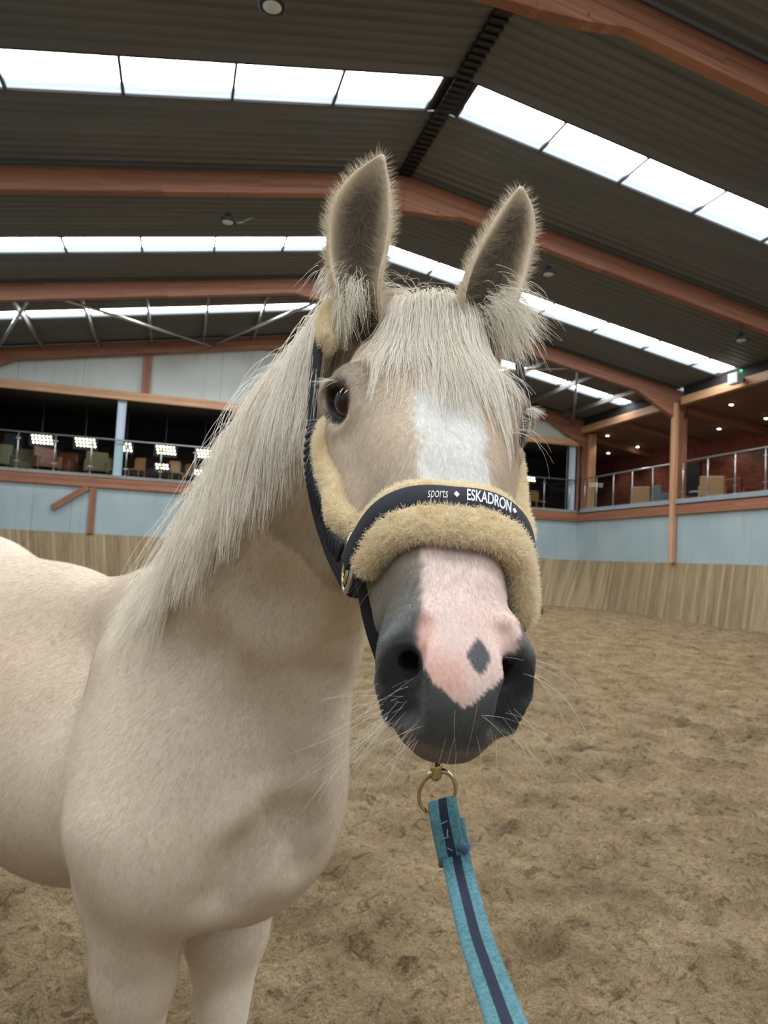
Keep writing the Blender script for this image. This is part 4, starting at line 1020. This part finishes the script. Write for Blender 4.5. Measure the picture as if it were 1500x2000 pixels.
# flyaway hairs along the crest
nf = 420; u1 = rng.uniform(0, .95, nf); rt = crest(u1)+rng.normal(0, .008, (nf, 3)); D0 = -LEFT[None]*.3+np.array([[-.55, 0, .55]])+rng.normal(0, .30, (nf, 3))
D1 = np.array([[-.55, -.1, -.45]])+rng.normal(0, .35, (nf, 3)); P = drape(rt, D0, D1, rng.uniform(.04, .13, nf), 15, np.full(nf, .004), .10, bodyprs, .16)
sP.append(P); sR.append(np.linspace(1, .3, 15)[None]*.00026*np.ones((nf, 1))); sC.append(np.tile(srgb(236, 230, 214), (nf, 1)))
curves('mane', L_(np.concatenate(sP)), np.concatenate(sR), np.clip(np.concatenate(sC), 0, 1), M_MANE, HORSE)
# forelock
headprs = F.pr
def flk(n, tlo, thi, slo, shi, Llo, Lhi, spread, per=14, m0=.003, msd=.007, lean=0.0):
    ng = n//per; tc = rng.uniform(tlo, thi, ng); sc = rng.uniform(slo, shi, ng)
    t = np.repeat(tc, per)+rng.normal(0, .004, ng*per); s = np.repeat(sc, per)+rng.normal(0, .006, ng*per)
    rt = HE+np.stack([s, t, np.full(len(s), .03)], 1)@HB.T
    for _ in range(8): d_, g_ = grad(rt); rt = rt-g_*(d_+.0005)[:, None]
    cl = np.repeat(rng.normal(0, 1, (ng, 1)), per, 0)
    D0 = HN[None]*.5+HS[None]*.5+HT[None]*(t[:, None]*4)+rng.normal(0, .12, rt.shape)
    D1 = np.array([[0, -.10, -1.0]])+HS[None]*.5+HT[None]*((t[:, None]-.005)*spread+cl*.06+lean)+rng.normal(0, .03, rt.shape)
    L = np.repeat(rng.uniform(Llo, Lhi, ng), per)*rng.uniform(.72, 1.05, ng*per)
    P = drape(rt, D0, D1, L, 15, np.abs(rng.normal(0, msd, ng*per))+m0, .03, headprs, .3)
    P = clumped(P, per, .75); P += np.cumsum(rng.normal(0, .0005, P.shape), 1); return P
fl = [flk(560, -.060, -.005, -.285, -.225, .24, .34, .6), flk(500, -.015, .03, -.285, -.23, .28, .36, .2), flk(1050, .012, .068, -.285, -.225, .27, .37, -1.2), flk(260, -.03, .05, -.24, -.20, .16, .28, .3)]
P = np.concatenate(fl); fc = np.array(srgb(255, 247, 237))[None]*rng.normal(1, .07, (len(P), 1)); fc = np.where(rng.random((len(P), 1)) < .12, np.array(srgb(212, 196, 164))[None], fc)
# hairs standing off the poll
nf = 60; rt = HE+np.stack([rng.uniform(-.26, -.2, nf), rng.uniform(-.05, .09, nf), np.full(nf, .01)], 1)@HB.T; D0 = np.array([[0.1, 0, 1.]])+rng.normal(0, .35, (nf, 3)); D1 = rng.normal(0, .8, (nf, 3))+[[0, 0, .1]]
P2 = drape(rt, D0, D1, rng.uniform(.02, .06, nf), 15, np.full(nf, .002), .12, headprs, .10)
curves('forelock', L_(np.concatenate([P, P2])), np.concatenate([np.linspace(1, .35, 15)[None]*.00036*rng.uniform(.7, 1.2, (len(P), 1)), np.linspace(1, .3, 15)[None]*.0002*np.ones((nf, 1))]), np.clip(np.concatenate([fc, np.tile(srgb(230, 220, 200), (nf, 1))]), 0, 1), M_MANE, HORSE)
# tufts under the ears
def tuft(c, n, r, D0, D1, l0, l1, rad=.0003, stiff=.3, wav=.05):
    rt = np.asarray(c)[None]+rng.normal(0, r, (n, 3)); L = rng.uniform(l0, l1, n); P = np.zeros((n, 15, 3)); q = rt; d = np.tile(D0, (n, 1))+rng.normal(0, .25, (n, 3)); d1 = np.tile(D1, (n, 1))+rng.normal(0, .18, (n, 3))
    for i in range(15): P[:, i] = q; d = d*(1-stiff)+d1*stiff+rng.normal(0, wav, (n, 3)); d /= np.linalg.norm(d, axis=1)[:, None]; q = q+d*(L/14)[:, None]
    return P, np.linspace(1, .3, 15)[None]*rad*np.ones((n, 1)), np.clip(np.array(srgb(238, 232, 216))[None]*rng.normal(1, .06, (n, 1)), 0, 1)
tf = [tuft(PT(672, 590, .985), 120, .006, (0, -.5, -.5), (.05, -.15, -1), .04, .075), tuft(PT(965, 612, .98), 420, .012, (.5, -.1, .1), (.35, -.1, -1), .05, .095), tuft(PT(985, 585, .985), 260, .012, (.7, -.1, .2), (.6, -.1, -.8), .04, .08),
      tuft(PT(690, 560, .985), 160, .010, (0, -.6, -.2), (0, -.2, -1), .035, .07), tuft(PT(655, 535, 1.0), 140, .010, (-.6, -.4, -.2), (-.4, -.1, -1), .02, .05)]
curves('ear_tufts', L_(np.concatenate([a for a, _, _ in tf])), np.concatenate([b_ for _, b_, _ in tf]), np.concatenate([c for _, _, c in tf]), M_MANE, HORSE)
# eyes
def mat_eye():
    m = NM('horse_eye'); tc = m.n('TexCoord'); sp = m.n('SeparateXYZ', {0: (tc, 'Object')})
    # local z looks out of the eye: horizontal slot pupil, brown iris, pale rim
    x = m.n('Math', {0: (sp, 'X'), 1: 50.0}, operation='MULTIPLY'); y = m.n('Math', {0: (sp, 'Y'), 1: 60.0}, operation='MULTIPLY')
    c = m.n('CombineXYZ', {0: x, 1: y}); l = m.n('VectorMath', {0: c}, operation='LENGTH')
    r = m.ramp((l, 'Value'), [(0, (.004, .004, .006)), (.70, (.006, .005, .006)), (.78, srgb(58, 32, 20)), (.90, srgb(96, 58, 36)), (1.0, srgb(24, 16, 14))])
    ml = m.n('Math', {0: (l, 'Value'), 1: 1.0}, operation='MULTIPLY')
    sc = m.ramp(ml, [(0.99, (0, 0, 0)), (1.0, (1, 1, 1))])
    m.principled(Base_Color=r, Roughness=.03, Specular_IOR_Level=.5, Coat_Weight=.3, Coat_Roughness=.02); return m.m
M_EYE = mat_eye()
for q in (-1, 1):
    c = H(.002, q*.0965, -.040); zo = unit(HB@np.array([.42, q*.85, .30])); xo = unit(HS-zo*(HS@zo)); yo = np.cross(zo, xo)
    e = MB(); prof = [(.0245*math.sin(t), .0245*math.cos(t)) for t in np.linspace(0.02, 3.12, 26)]; e.lathe(prof, 36)
    o = link('eye', e.mesh('eye'), M_EYE, HORSE); lc = L_(c)
    o.matrix_local = Matrix([[xo[i], yo[i], zo[i], lc[i]] for i in range(3)]+[[0, 0, 0, 1]]); o['label'] = 'glossy dark brown eye'
# lashes
def strands(roots, dirs, lens, rad, k=10, droop=.5, jit=.1, col=(240, 236, 226)):
    n = len(roots); P = np.zeros((n, k, 3)); q = np.array(roots, float); d = np.array(dirs, float); d /= np.linalg.norm(d, axis=1)[:, None]
    bend = rng.normal(0, jit, (n, 3))
    for i in range(k): P[:, i] = q; d = d+np.array([[0, 0, -droop/k]])+bend/k*3; d /= np.linalg.norm(d, axis=1)[:, None]; q = q+d*(np.asarray(lens)/(k-1))[:, None]
    return P, np.linspace(1, .25, k)[None]*rad*np.ones((n, 1)), np.tile(srgb(*col), (n, 1))
W_ = []
n = 130; a = rng.uniform(.2, 2.6, n)
for q, nn_ in ((-1, 24), (1, 130)):
    a = rng.uniform(1.9, 2.9, nn_) if q < 0 else rng.uniform(.3, 2.7, nn_); rt = HE+np.stack([.026*np.cos(a), q*(.117-.019*np.cos(a)-.007*np.sin(a)+rng.normal(0, .001, nn_)), -.041+.022*np.sin(a)], 1)@HB.T
    dr = (HB@np.array([.25, q*1.0, .10]))[None]+rng.normal(0, .18, (nn_, 3)); W_.append(strands(rt, dr, rng.uniform(.012, .026, nn_), .00022))
P_, R_, C_ = (np.concatenate([w[i] for w in W_]) for i in range(3)); curves('eyelashes', L_(P_), R_, C_, M_MANE, HORSE)
W_ = []
def wh(px, py, cnt, d0, l0, l1, spread=25, rad=.00014, droop=.8, dj=.25, col=(240, 236, 226)):
    rts = []; 
    while len(rts) < cnt:
        l, nn2 = hit(px+rng.normal(0, spread), py+rng.normal(0, spread))
        if l is not None and l[1] < .95: rts.append(l)
    dr = np.tile(d0, (cnt, 1))+rng.normal(0, dj, (cnt, 3)); W_.append(strands(np.array(rts), dr, rng.uniform(l0, l1, cnt), rad, 10, droop, .10, col))
wh(770, 1350, 16, (-.9, -.2, -.35), .04, .09, 22); wh(775, 1420, 22, (-.8, -.2, -.6), .04, .085, 22); wh(800, 1455, 12, (-.7, -.2, -.8), .03, .07, 18, .00015)
wh(900, 1430, 10, (0, -.6, -.9), .02, .045, 35, .00009, .8); wh(990, 1400, 12, (.8, -.2, -.45), .03, .07, 20); wh(1012, 1300, 6, (.9, 0, .2), .04, .08, 14, .00018, 1.2)
wh(720, 1120, 9, (-.8, -.1, -.7), .03, .07, 16); wh(650, 815, 6, (-.8, -.3, -.8), .06, .10, 8, .00022, .2); wh(1000, 850, 5, (.9, -.1, .35), .05, .085, 7, .00022, 2.4)
wh(760, 1400, 10, (-.9, -.2, -.75), .06, .10, 15, .0002, .2, .15)
P_, R_, C_ = (np.concatenate([w[i] for w in W_]) for i in range(3)); curves('whiskers', L_(P_), R_, C_, M_MANE, HORSE)
# ---------------------------------------------------------------- head collar (halter), worn by the horse
HAL = tag(empty('halter', tuple(hb_), YAW), 'black halter padded with cream fleece on the head of the horse', 'halter')
def mat_web(name, c1, c2, sc=900):
    m = NM(name); tc = m.n('TexCoord'); w1 = m.n('TexWave', {'Vector': (tc, 'Object'), 'Scale': sc/6.28, 'Distortion': .5}); 
    n = m.n('TexNoise', {'Vector': (tc, 'Object'), 'Scale': 260.0, 'Detail': 2.0})
    m.principled(Base_Color=m.ramp(n, [(.3, c1), (.7, c2)]), Roughness=.75, Normal=m.bump(w1, .35, .001)); return m.m
M_NAVY = mat_web('black_webbing', srgb(14, 17, 26), srgb(26, 30, 42))
M_FLC = simple('fleece_backing', srgb(240, 224, 192), .95)
M_BRASS = simple('pale_brass', srgb(206, 184, 140), .16, 1.0)
M_SILV = simple('polished_steel', srgb(200, 198, 190), .18, 1.0)
def surf(s, t, n, out=0.0, it=8):
    """nearest point of the horse's surface to a head-frame point, lifted by out"""
    p = np.array([H(s, t, n)])
    for _ in range(it): d, g = grad(p); p = p-g*d[:, None]
    return p[0]+g[0]*out, g[0]
def ray_surf(c, d):
    t = 0.0; p = c+d*.10
    for _ in range(60):
        e = F.eval(np.array([p]))[0]
        p = p-d*e*.8
        if abs(e) < 2e-4: break
    g = grad(np.array([p]))[1][0]; return p, g
def smooth_path(P, it=3):
    P = np.array(P)
    for _ in range(it): P[1:-1] = (P[:-2]+2*P[1:-1]+P[2:])/4
    return P
def resample(P, n):
    P = np.array(P); d = np.r_[0, np.cumsum(np.linalg.norm(np.diff(P, axis=0), axis=1))]; u = np.linspace(0, d[-1], n)
    return np.stack([np.interp(u, d, P[:, i]) for i in range(3)], 1)
def spl(ctrl, n):
    P = resample(ctrl, n); return smooth_path(P, max(4, n//6))
def along(ctrl, n=40, out=0.0):
    """path over the surface through head-frame control points"""
    P = resample([H(*c) for c in ctrl], n); P = smooth_path(P, 8)
    for _ in range(8): d, g = grad(P); P = P-g*d[:, None]
    P = smooth_path(P, 4); d, g = grad(P)
    return P+g*(out-d)[:, None], g
def band(name, P, N, width, th, mat, parent, smooth=True):
    T = np.gradient(P, axis=0); T /= np.linalg.norm(T, axis=1)[:, None]; Wd = np.cross(T, N); Wd /= np.linalg.norm(Wd, axis=1)[:, None]
    Nn = np.cross(Wd, T)
    m = MB(); m.sweep(P-HO, np.broadcast_to(width, (len(P),)), Nn, Wd, th); o = m.build(name, mat, parent); return o, T, Wd, Nn
def pad_mesh(P, N, width, th, nseg=22):
    T = np.gradient(P, axis=0); T /= np.linalg.norm(T, axis=1)[:, None]; Wd = np.cross(T, N); Wd /= np.linalg.norm(Wd, axis=1)[:, None]
    V = []; m = len(P)
    for i in range(m):
        e = min(1, .02+.98*math.sqrt(min(1, min(i, m-1-i)/3.5)))
        for k in range(nseg):
            a = 2*math.pi*k/nseg; ca, sa = math.cos(a), math.sin(a)
            V.append(P[i]+Wd[i]*width[i]/2*e*np.sign(ca)*abs(ca)**.8+N[i]*(th*e*.55*np.sign(sa)*abs(sa)**.8))
    V = np.array(V); Fq = np.array([(i*nseg+k, i*nseg+(k+1) % nseg, (i+1)*nseg+(k+1) % nseg, (i+1)*nseg+k) for i in range(m-1) for k in range(nseg)])
    return V, Fq
def fleece(name, P, N, width, th, parent, seed=1, label=None, strap=None):
    V, Fq = pad_mesh(P, N, width, th); o = link(name, np_mesh(name, V-HO, Fq), M_FLC, parent)
    if label: o['label'] = label
    cen = np.repeat(P, 22, 0); c = V[Fq].mean(1); cc = cen[Fq[:, 0]]; out = c-cc; n = quad_n(V, Fq); flip = (n*out).sum(1) < 0; Fq2 = Fq.copy(); Fq2[flip] = Fq2[flip][:, ::-1]
    p, n, idx = sample(V, Fq2, 1.0e6*max(.3, FURD), rng); k = 5
    if strap is not None:
        from mathutils.kdtree import KDTree
        kd = KDTree(len(strap)); [kd.insert(tuple(q_), j_) for j_, q_ in enumerate(strap)]; kd.balance()
        ok = np.array([kd.find(tuple(q_))[2] > .0128 for q_ in p]); p = p[ok]; n = n[ok]
    cl = np.stack([noise3(p, .004, 11*(j+1)) for j in range(3)], 1)*.55
    D = n+rng.normal(0, .35, p.shape)+cl; D /= np.linalg.norm(D, axis=1)[:, None]; L = rng.uniform(.004, .0085, len(p)); q = p.copy(); A = np.zeros((len(p), k, 3)); tw = rng.normal(0, .5, p.shape)
    for i in range(k): A[:, i] = q; D = D+tw*.35+rng.normal(0, .15, D.shape); D /= np.linalg.norm(D, axis=1)[:, None]; q = q+D*(L/(k-1))[:, None]
    col = np.array(srgb(250, 238, 212))[None]*rng.normal(1, .06, (len(p), 1)); yl = np.clip(noise3(p, .02, 4)*.5, 0, 1)[:, None]; col = col*(1-yl*.5)+np.array(srgb(236, 212, 166))[None]*yl*.5
    curves('fleece_pile', L_(A), np.linspace(1, .5, k)[None]*.00021*np.ones((len(p), 1)), np.clip(col, 0, 1), M_FLEECEF, o, 'stuff'); return o
# noseband
th_ = np.radians(np.linspace(-94, 106, 60)); NP, NN = [], []
for a in th_:
    s = .228+.010*(max(0, -a)/2)**2+.052*(max(0, a)/2)**2
    d = HB@np.array([0, math.sin(a), math.cos(a)]); p, g = ray_surf(H(s, 0, -.075), d); NP.append(p); NN.append(g)
NP = smooth_path(NP, 6); NN = smooth_path(NN, 8); NN /= np.linalg.norm(NN, axis=1)[:, None]
pv = np.interp(np.degrees(th_), [-112, -60, 0, 60, 118], [.050, .068, .074, .074, .066])
lift = np.interp(np.degrees(th_), [-112, -20, 40, 118], [.008, .010, .014, .018])
nb_p = NP+NN*lift[:, None]
Tn = np.gradient(nb_p, axis=0); Tn /= np.linalg.norm(Tn, axis=1)[:, None]; Wn = np.cross(Tn, NN); Wn /= np.linalg.norm(Wn, axis=1)[:, None]
sgn_ = np.sign((Wn@HS).mean())
off = np.interp(np.degrees(th_), [-112, -50, 60, 118], [.000, .006, .0085, .010])
sp_ = nb_p-Wn*sgn_*off[:, None]+NN*.0168
sN = NN+Wn*sgn_*.12; sN /= np.linalg.norm(sN, axis=1)[:, None]
sp_ = smooth_path(sp_, 3)
nb_pad = fleece('noseband_fleece', nb_p, NN, pv, .026, HAL, label='cream fleece padding of the noseband', strap=resample(sp_, 200)-np.mean(sN, 0)*0)
strap, T1, W1, N1 = band('noseband_strap', sp_, sN, .0240, .004, M_NAVY, HAL)
# lettering woven on the strap
M_WHITE = simple('white_thread', srgb(226, 228, 232), .7)
def lettering(txt, u0, size, mat, parent, shear=0.0, squash=1.0, bold=0.0, dy=0.0, fit=None):
    cu = bpy.data.curves.new('lettering', 'FONT'); cu.body = txt; cu.size = size; cu.shear = shear; cu.offset = bold; cu.extrude = .0004; cu.align_y = 'CENTER'
    ob = bpy.data.objects.new('tmp', cu); COL.objects.link(ob); bpy.context.view_layer.update()
    me = bpy.data.meshes.new_from_object(ob); bpy.data.objects.remove(ob)
    bm = bmesh.new(); bm.from_mesh(me); bmesh.ops.subdivide_edges(bm, edges=[e for e in bm.edges if e.calc_length() > .004], cuts=2); bm.to_mesh(me); bm.free()
    co = np.zeros(len(me.vertices)*3); me.vertices.foreach_get('co', co); co = co.reshape(-1, 3)
    if fit: squash = fit/co[:, 0].max()
    Ls = np.r_[0, np.cumsum(np.linalg.norm(np.diff(sp_, axis=0), axis=1))]; x = co[:, 0]*squash+u0; ip = lambda A: np.stack([np.interp(x, Ls, A[:, i]) for i in range(3)], 1)
    up = -W1*sgn_
    V = ip(sp_)+ip(up)*(co[:, 1:2]+dy)+ip(N1)*(.0024+co[:, 2:3]); me.vertices.foreach_set('co', L_(V).astype(np.float32).ravel()); me.update()
    o = link('lettering', me, mat, parent); return co[:, 0].max()*squash
Ls = np.r_[0, np.cumsum(np.linalg.norm(np.diff(sp_, axis=0), axis=1))]
def u_at(px):                                           # arc length where the strap passes a photo column
    c = sp_@MC; x = 750+FPX*c[:, 0]/-c[:, 2]; i = np.argmin(np.abs(x-px)); return Ls[i]
TXT0, TXT1 = u_at(829), u_at(911)
lettering('sports', TXT0, .0185, M_WHITE, strap, .5, 1.0, -.0002, fit=u_at(876)-TXT0)
lettering('\u2666', u_at(885), .0075, M_WHITE, strap)
wd = u_at(989)-TXT1
lettering('ESKADRON', TXT1, .0205, M_WHITE, strap, 0, .66, .0003, fit=u_at(992)-TXT1)
lettering('\u2666', u_at(998), .007, M_WHITE, strap)
# strap under the jaw from the side ring
def ringpts(c, ax, bx, ra, rb, n=40, pw=1.0): return [c+ax*ra*math.cos(t)+bx*rb*math.sin(t) for t in np.linspace(0, 2*math.pi, n, endpoint=False)]
ringL, gL = surf(.232, -.085, -.100, .012)
# cheek piece with its fleece sleeve: right side of the horse (camera side) and its twin
for q in (-1, 1):
    P, N = along([(.205, q*.085, -.092), (.13, q*.10, -.115), (.05, q*.12, -.135), (-.03, q*.12, -.135), (-.055, q*.12, -.130)], 44, .010)
    Vc = -P/np.linalg.norm(P, axis=1)[:, None] if q < 0 else -(P*np.array([-1, 1, 1])+np.array([.14, 0, 0]))*np.array([-1, 1, 1])
    Vc = Vc/np.linalg.norm(Vc, axis=1)[:, None]; P = P+HN*.010-HT*q*.004
    P2 = resample(P+N*.0150+Vc*.0130-HN*.008, 90); N2 = resample(N*.8+Vc*.6, 90); N2 /= np.linalg.norm(N2, axis=1)[:, None]
    fleece('cheek_fleece', P, N, np.interp(np.linspace(0, 1, 44), [0, .2, 1], [.048, .068, .066]), .024, HAL, label='cream fleece sleeve on the cheek strap', strap=P2)
    m = MB(); T = np.gradient(P2, axis=0); T /= np.linalg.norm(T, axis=1)[:, None]; Wd = np.cross(T, N2); Wd /= np.linalg.norm(Wd, axis=1)[:, None]
    ph = np.arange(90); Pw = P2+N2*(.003+.0016*np.sin(ph*1.6))[:, None]
    m.sweep(Pw-HO, .0215+.0012*np.sin(ph*1.6), N2, Wd, .005); o = m.build('cheek_strap', M_NAVY, HAL); o['label'] = 'gathered black sleeve of the cheek strap'
    mir = lambda P: np.array([H(*(toH(p)*np.array([1, -q, 1]))) for p in P])
    P3 = spl([P2[-1], P2[-1]*.5+mir([PT(608, 840, .97)])[0]*.5]+list(mir([PT(608, 835, .97), PT(609, 800, .975), PT(614, 740, .985), PT(620, 690, .99), PT(626, 645, 1.0), PT(640, 600, 1.03)])), 40)
    band('crown_strap', P3, -P3/np.linalg.norm(P3, axis=1)[:, None]+HT*q*.5, .0150, .005, M_NAVY, HAL)
    mir = lambda P: np.array([H(*(toH(p)*np.array([1, -q, 1]))) for p in P])
    P4 = spl(mir([PT(652, 590, 1.02), PT(641, 625, 1.005), PT(636, 655, .995), PT(640, 685, .985)]), 24); N4 = grad(P4)[1]
    if q < 0: fleece('crown_fleece', P4, N4, np.full(24, .034), .020, HAL, label='cream fleece pad behind the ear')
    P4, N4 = along([(-.225, q*.098, -.085), (-.275, q*.070, -.085), (-.300, q*.03, -.060), (-.305, 0, -.055)], 34, .004)
    band('crown_strap', P4, N4, .019, .004, M_NAVY, HAL)
    c, g = surf(-.058, q*.12, -.134, .012); b = MB(); b.tube(L_(np.array(ringpts(c, unit(HS*.96+HN*.2), unit(np.cross(g, HS)), .016, .011))), .0022, 8, closed=True); b.build('buckle', M_SILV, HAL)
    # jaw strap
    mir = lambda P: np.array([H(*(toH(p)*np.array([1, -q, 1]))) for p in P])
    P5 = spl([P2[-1]-HN*.004]+list(mir([PT(606, 905, .985), PT(613, 960, .980), PT(627, 1020, .965), PT(652, 1090, .925), PT(690, 1160, .88), H(.12, -.01, -.262)])), 40)
    band('throat_strap', P5, -P5/np.linalg.norm(P5, axis=1)[:, None]+HT*q*.9, .022, .004, M_NAVY, HAL)
    P6 = spl(mir([PT(708, 1095, .755), PT(712, 1140, .76), PT(721, 1190, .765), PT(737, 1250, .76), H(.315, -.02, -.200)]), 34)
    band('chin_strap', P6, -P6/np.linalg.norm(P6, axis=1)[:, None]+HT*q*.8, .022, .004, M_NAVY, HAL)
    c, g = surf(.222, q*.078, -.074, .020)
    ax = unit(HS*.75-HN*.45); ax = unit(ax-g*(ax@g)); bx = np.cross(g, ax)
    b = MB(); b.tube(L_(np.array(ringpts(c+ax*.012, ax, bx, .030, .012))), .0028, 10, closed=True); o = b.build('side_ring', M_SILV, HAL)
    b = MB(); b.tube(L_(np.array([c-ax*.020, c-ax*.006+g*.003, c+ax*.008+g*.002])), [.003, .0035, .0045], 10); b.tube(L_(np.array(ringpts(c+ax*.022+g*.003, ax, bx, .012, .006))), .0022, 8, closed=True); b.build('snap_hook', M_BRASS, HAL)
P7, N7 = along([(.03, 0, -.268), (.12, 0, -.235), (.22, 0, -.19), (.285, 0, -.17)], 40, .007); band('jaw_strap', P7, N7, .018, .004, M_NAVY, HAL)
# blue fitting on the far side
c, g = surf(.300, .064, -.110, .012)
b = MB(); b.tube(L_(np.array([c+HN*.016, c, c-HN*.016-HS*.004])), [.005, .0065, .005], 10); o = b.build('blue_toggle', simple('blue_plastic', srgb(70, 150, 190), .5), HAL); o['label'] = 'small blue toggle on the far side'
# ---------------------------------------------------------------- lead rope
LD = tag(empty('lead_rope', tuple(hb_), YAW), 'turquoise lead rope with a navy centre stripe hanging from a brass snap under the chin', 'lead rope')
def mat_lead():
    m = NM('lead_webbing'); tc = m.n('TexCoord'); sp = m.n('SeparateXYZ', {0: (tc, 'UV')})
    n = m.n('TexNoise', {'Vector': (tc, 'Object'), 'Scale': 300.0, 'Detail': 3.0, 'Roughness': .7})
    teal = m.ramp(n, [(.3, srgb(58, 106, 118)), (.7, srgb(102, 152, 162))]); navy = m.ramp(n, [(.3, srgb(18, 26, 46)), (.7, srgb(30, 42, 66))])
    st = m.ramp((sp, 'Y'), [(0, (0, 0, 0)), (.36, (1, 1, 1)), (.66, (0, 0, 0))], 'CONSTANT')
    w = m.n('TexWave', {'Vector': (tc, 'UV'), 'Scale': 60.0, 'Distortion': 1.5, 'Detail': 2.0})
    m.principled(Base_Color=m.mix(st, teal, navy), Roughness=.8, Normal=m.bump(w, .5, .0015)); return m.m
M_LEAD = mat_lead()
def webbing(name, P, Wd, width, th, mat, parent):
    P = np.array(P); T = np.gradient(P, axis=0); T /= np.linalg.norm(T, axis=1)[:, None]; Wd = np.array(Wd); Wd = Wd-T*(Wd*T).sum(1)[:, None]; Wd /= np.linalg.norm(Wd, axis=1)[:, None]; N = np.cross(T, Wd)
    me = bpy.data.meshes.new(name); bm = bmesh.new(); uvl = bm.loops.layers.uv.new(); nx = 10; rows = []
    L = np.r_[0, np.cumsum(np.linalg.norm(np.diff(P, axis=0), axis=1))]
    for i in range(len(P)):
        top = [bm.verts.new(tuple(L_(P[i]+Wd[i]*width*(k/nx-.5)+N[i]*th/2*(1-.5*abs(k/nx*2-1)**6)))) for k in range(nx+1)]
        bo = [bm.verts.new(tuple(L_(P[i]+Wd[i]*width*(k/nx-.5)-N[i]*th/2*(1-.5*abs(k/nx*2-1)**6)))) for k in range(nx+1)]
        rows.append((top, bo))
    def fc(vs, uvs):
        f = bm.faces.new(vs); f.smooth = True
        for l, uv in zip(f.loops, uvs): l[uvl].uv = uv
    for i in range(len(P)-1):
        (t0, b0), (t1, b1_) = rows[i], rows[i+1]; a, c = L[i]*10, L[i+1]*10
        for k in range(nx):
            u = [(a, k/nx), (a, (k+1)/nx), (c, (k+1)/nx), (c, k/nx)]
            fc([t0[k], t0[k+1], t1[k+1], t1[k]], u); fc([b0[k], b1_[k], b1_[k+1], b0[k+1]], [u[0], u[3], u[2], u[1]])
        fc([t0[0], t1[0], b1_[0], b0[0]], [(a, 0), (c, 0), (c, 0), (a, 0)]); fc([t0[nx], b0[nx], b1_[nx], t1[nx]], [(a, 1), (a, 1), (c, 1), (c, 1)])
    for r in (rows[0], rows[-1]): fc(r[0]+r[1][::-1], [(0, 0)]*(2*nx+2))
    bmesh.ops.recalc_face_normals(bm, faces=bm.faces); bm.to_mesh(me); bm.free(); return link(name, me, mat, parent)
dS = .665
SX = unit(PT(890, 1540, dS)-PT(818, 1560, dS))
main = spl([PT(880, 1600, dS), PT(893, 1690, dS-.012), PT(928, 1830, .56), PT(962, 1925, .505), PT(1000, 2030, .45), PT(1050, 2150, .41), PT(1110, 2260, .38)], 60)
webbing('webbing', main, np.tile(PT(980, 1800, .57)-PT(900, 1815, .57), (60, 1)), .0250, .0026, M_LEAD, LD)
top_c = PT(863, 1570, dS)
lp = spl([PT(883, 1640, dS+.008), PT(868, 1590, dS+.008), top_c+[0, .002, .006], PT(866, 1590, dS-.010), PT(876, 1640, dS-.012), PT(884, 1676, dS-.012), PT(886, 1690, dS-.004), PT(882, 1680, dS+.004)], 60)
webbing('stitched_loop', lp, np.tile(SX, (60, 1)), .0255, .0028, M_LEAD, LD)
b = MB()
for (x0, y0, x1, y1) in ((862, 1609, 874, 1603), (874, 1620, 874, 1634), (864, 1638, 878, 1634), (874, 1656, 884, 1662)):
    A = PT(x0, y0, dS-.0165); Bp = PT(x1, y1, dS-.0165)
    for k in range(5): b.tube(L_(np.array([A+(Bp-A)*(k/5), A+(Bp-A)*(k/5+.14)])), .0004, 6)
b.build('stitching', simple('pale_thread', srgb(150, 176, 190), .8), LD)
fr = [strands(np.array([PT(905, 1650, dS-.012)]*40)+rng.normal(0, .0012, (40, 3)), np.array([[.8, -.4, -.2]])+rng.normal(0, .6, (40, 3)), rng.uniform(.004, .016, 40), .00022, 8, .3, .4, (84, 110, 150))]
curves('frayed_threads', L_(fr[0][0]), fr[0][1], fr[0][2], M_MANE, LD, 'stuff')
b = MB(); kc = PT(902, 1655, dS-.012); b.tube(L_(np.array([kc+SX*-.004, kc+[.001, -.002, .003], kc+SX*.004, kc+[.002, 0, -.005]])), [.003, .0045, .004, .002], 10); b.build('frayed_end', simple('faded_teal_thread', srgb(80, 112, 136), .9), LD)
# brass snap: loop, swivel, bolt
cen = PT(854, 1548, dS); yv = unit(PT(852, 1500, dS)-PT(856, 1590, dS)); zv = np.cross(SX, yv)
pts = []
for t in np.linspace(math.radians(-52), math.radians(232), 34):
    pts.append(cen+SX*.0170*math.cos(t)+yv*(.0185*math.sin(t)*(1.0 if math.sin(t) > 0 else .95)))
pts = [p for p in pts]
bar = [pts[-1], pts[0]]
b = MB(); rr = np.interp(np.linspace(0, 1, 34), [0, .35, .5, .65, 1], [.0017, .0020, .0034, .0020, .0017]); b.tube(L_(np.array(pts)), rr, 12); b.tube(L_(np.array(bar)), .0018, 10); b.build('swivel_loop', M_BRASS, LD)
b = MB(); tp = cen+yv*.0175; b.lathe([(.0001, -.0075), (.0045, -.006), (.0058, -.002), (.0050, .002), (.0062, .004), (.0055, .007), (.0034, .009), (.0034, .030), (.0045, .032), (.0045, .040), (.002, .045)], 20, L_(tp), np.stack([SX, zv, yv], 1)); b.build('swivel_bolt', M_BRASS, LD)
hk = cen+yv*.062; b = MB(); b.tube(L_(np.array([hk+SX*.012*math.cos(t)+yv*.016*math.sin(t) for t in np.linspace(-1.57, 3.8, 24)])), .0026, 10); b.build('snap_hook', M_BRASS, LD)
A = H(.315, 0, -.200); Bq = hk+yv*.006; dv = unit(A-Bq); mid = (A+Bq)/2; ra = np.linalg.norm(A-Bq)/2+.006
sv = unit(SX-dv*(SX@dv)); b = MB(); b.tube(L_(np.array(ringpts(mid, dv, sv, ra, .013))), .0022, 10, closed=True); b.build('chin_ring', M_SILV, HAL)
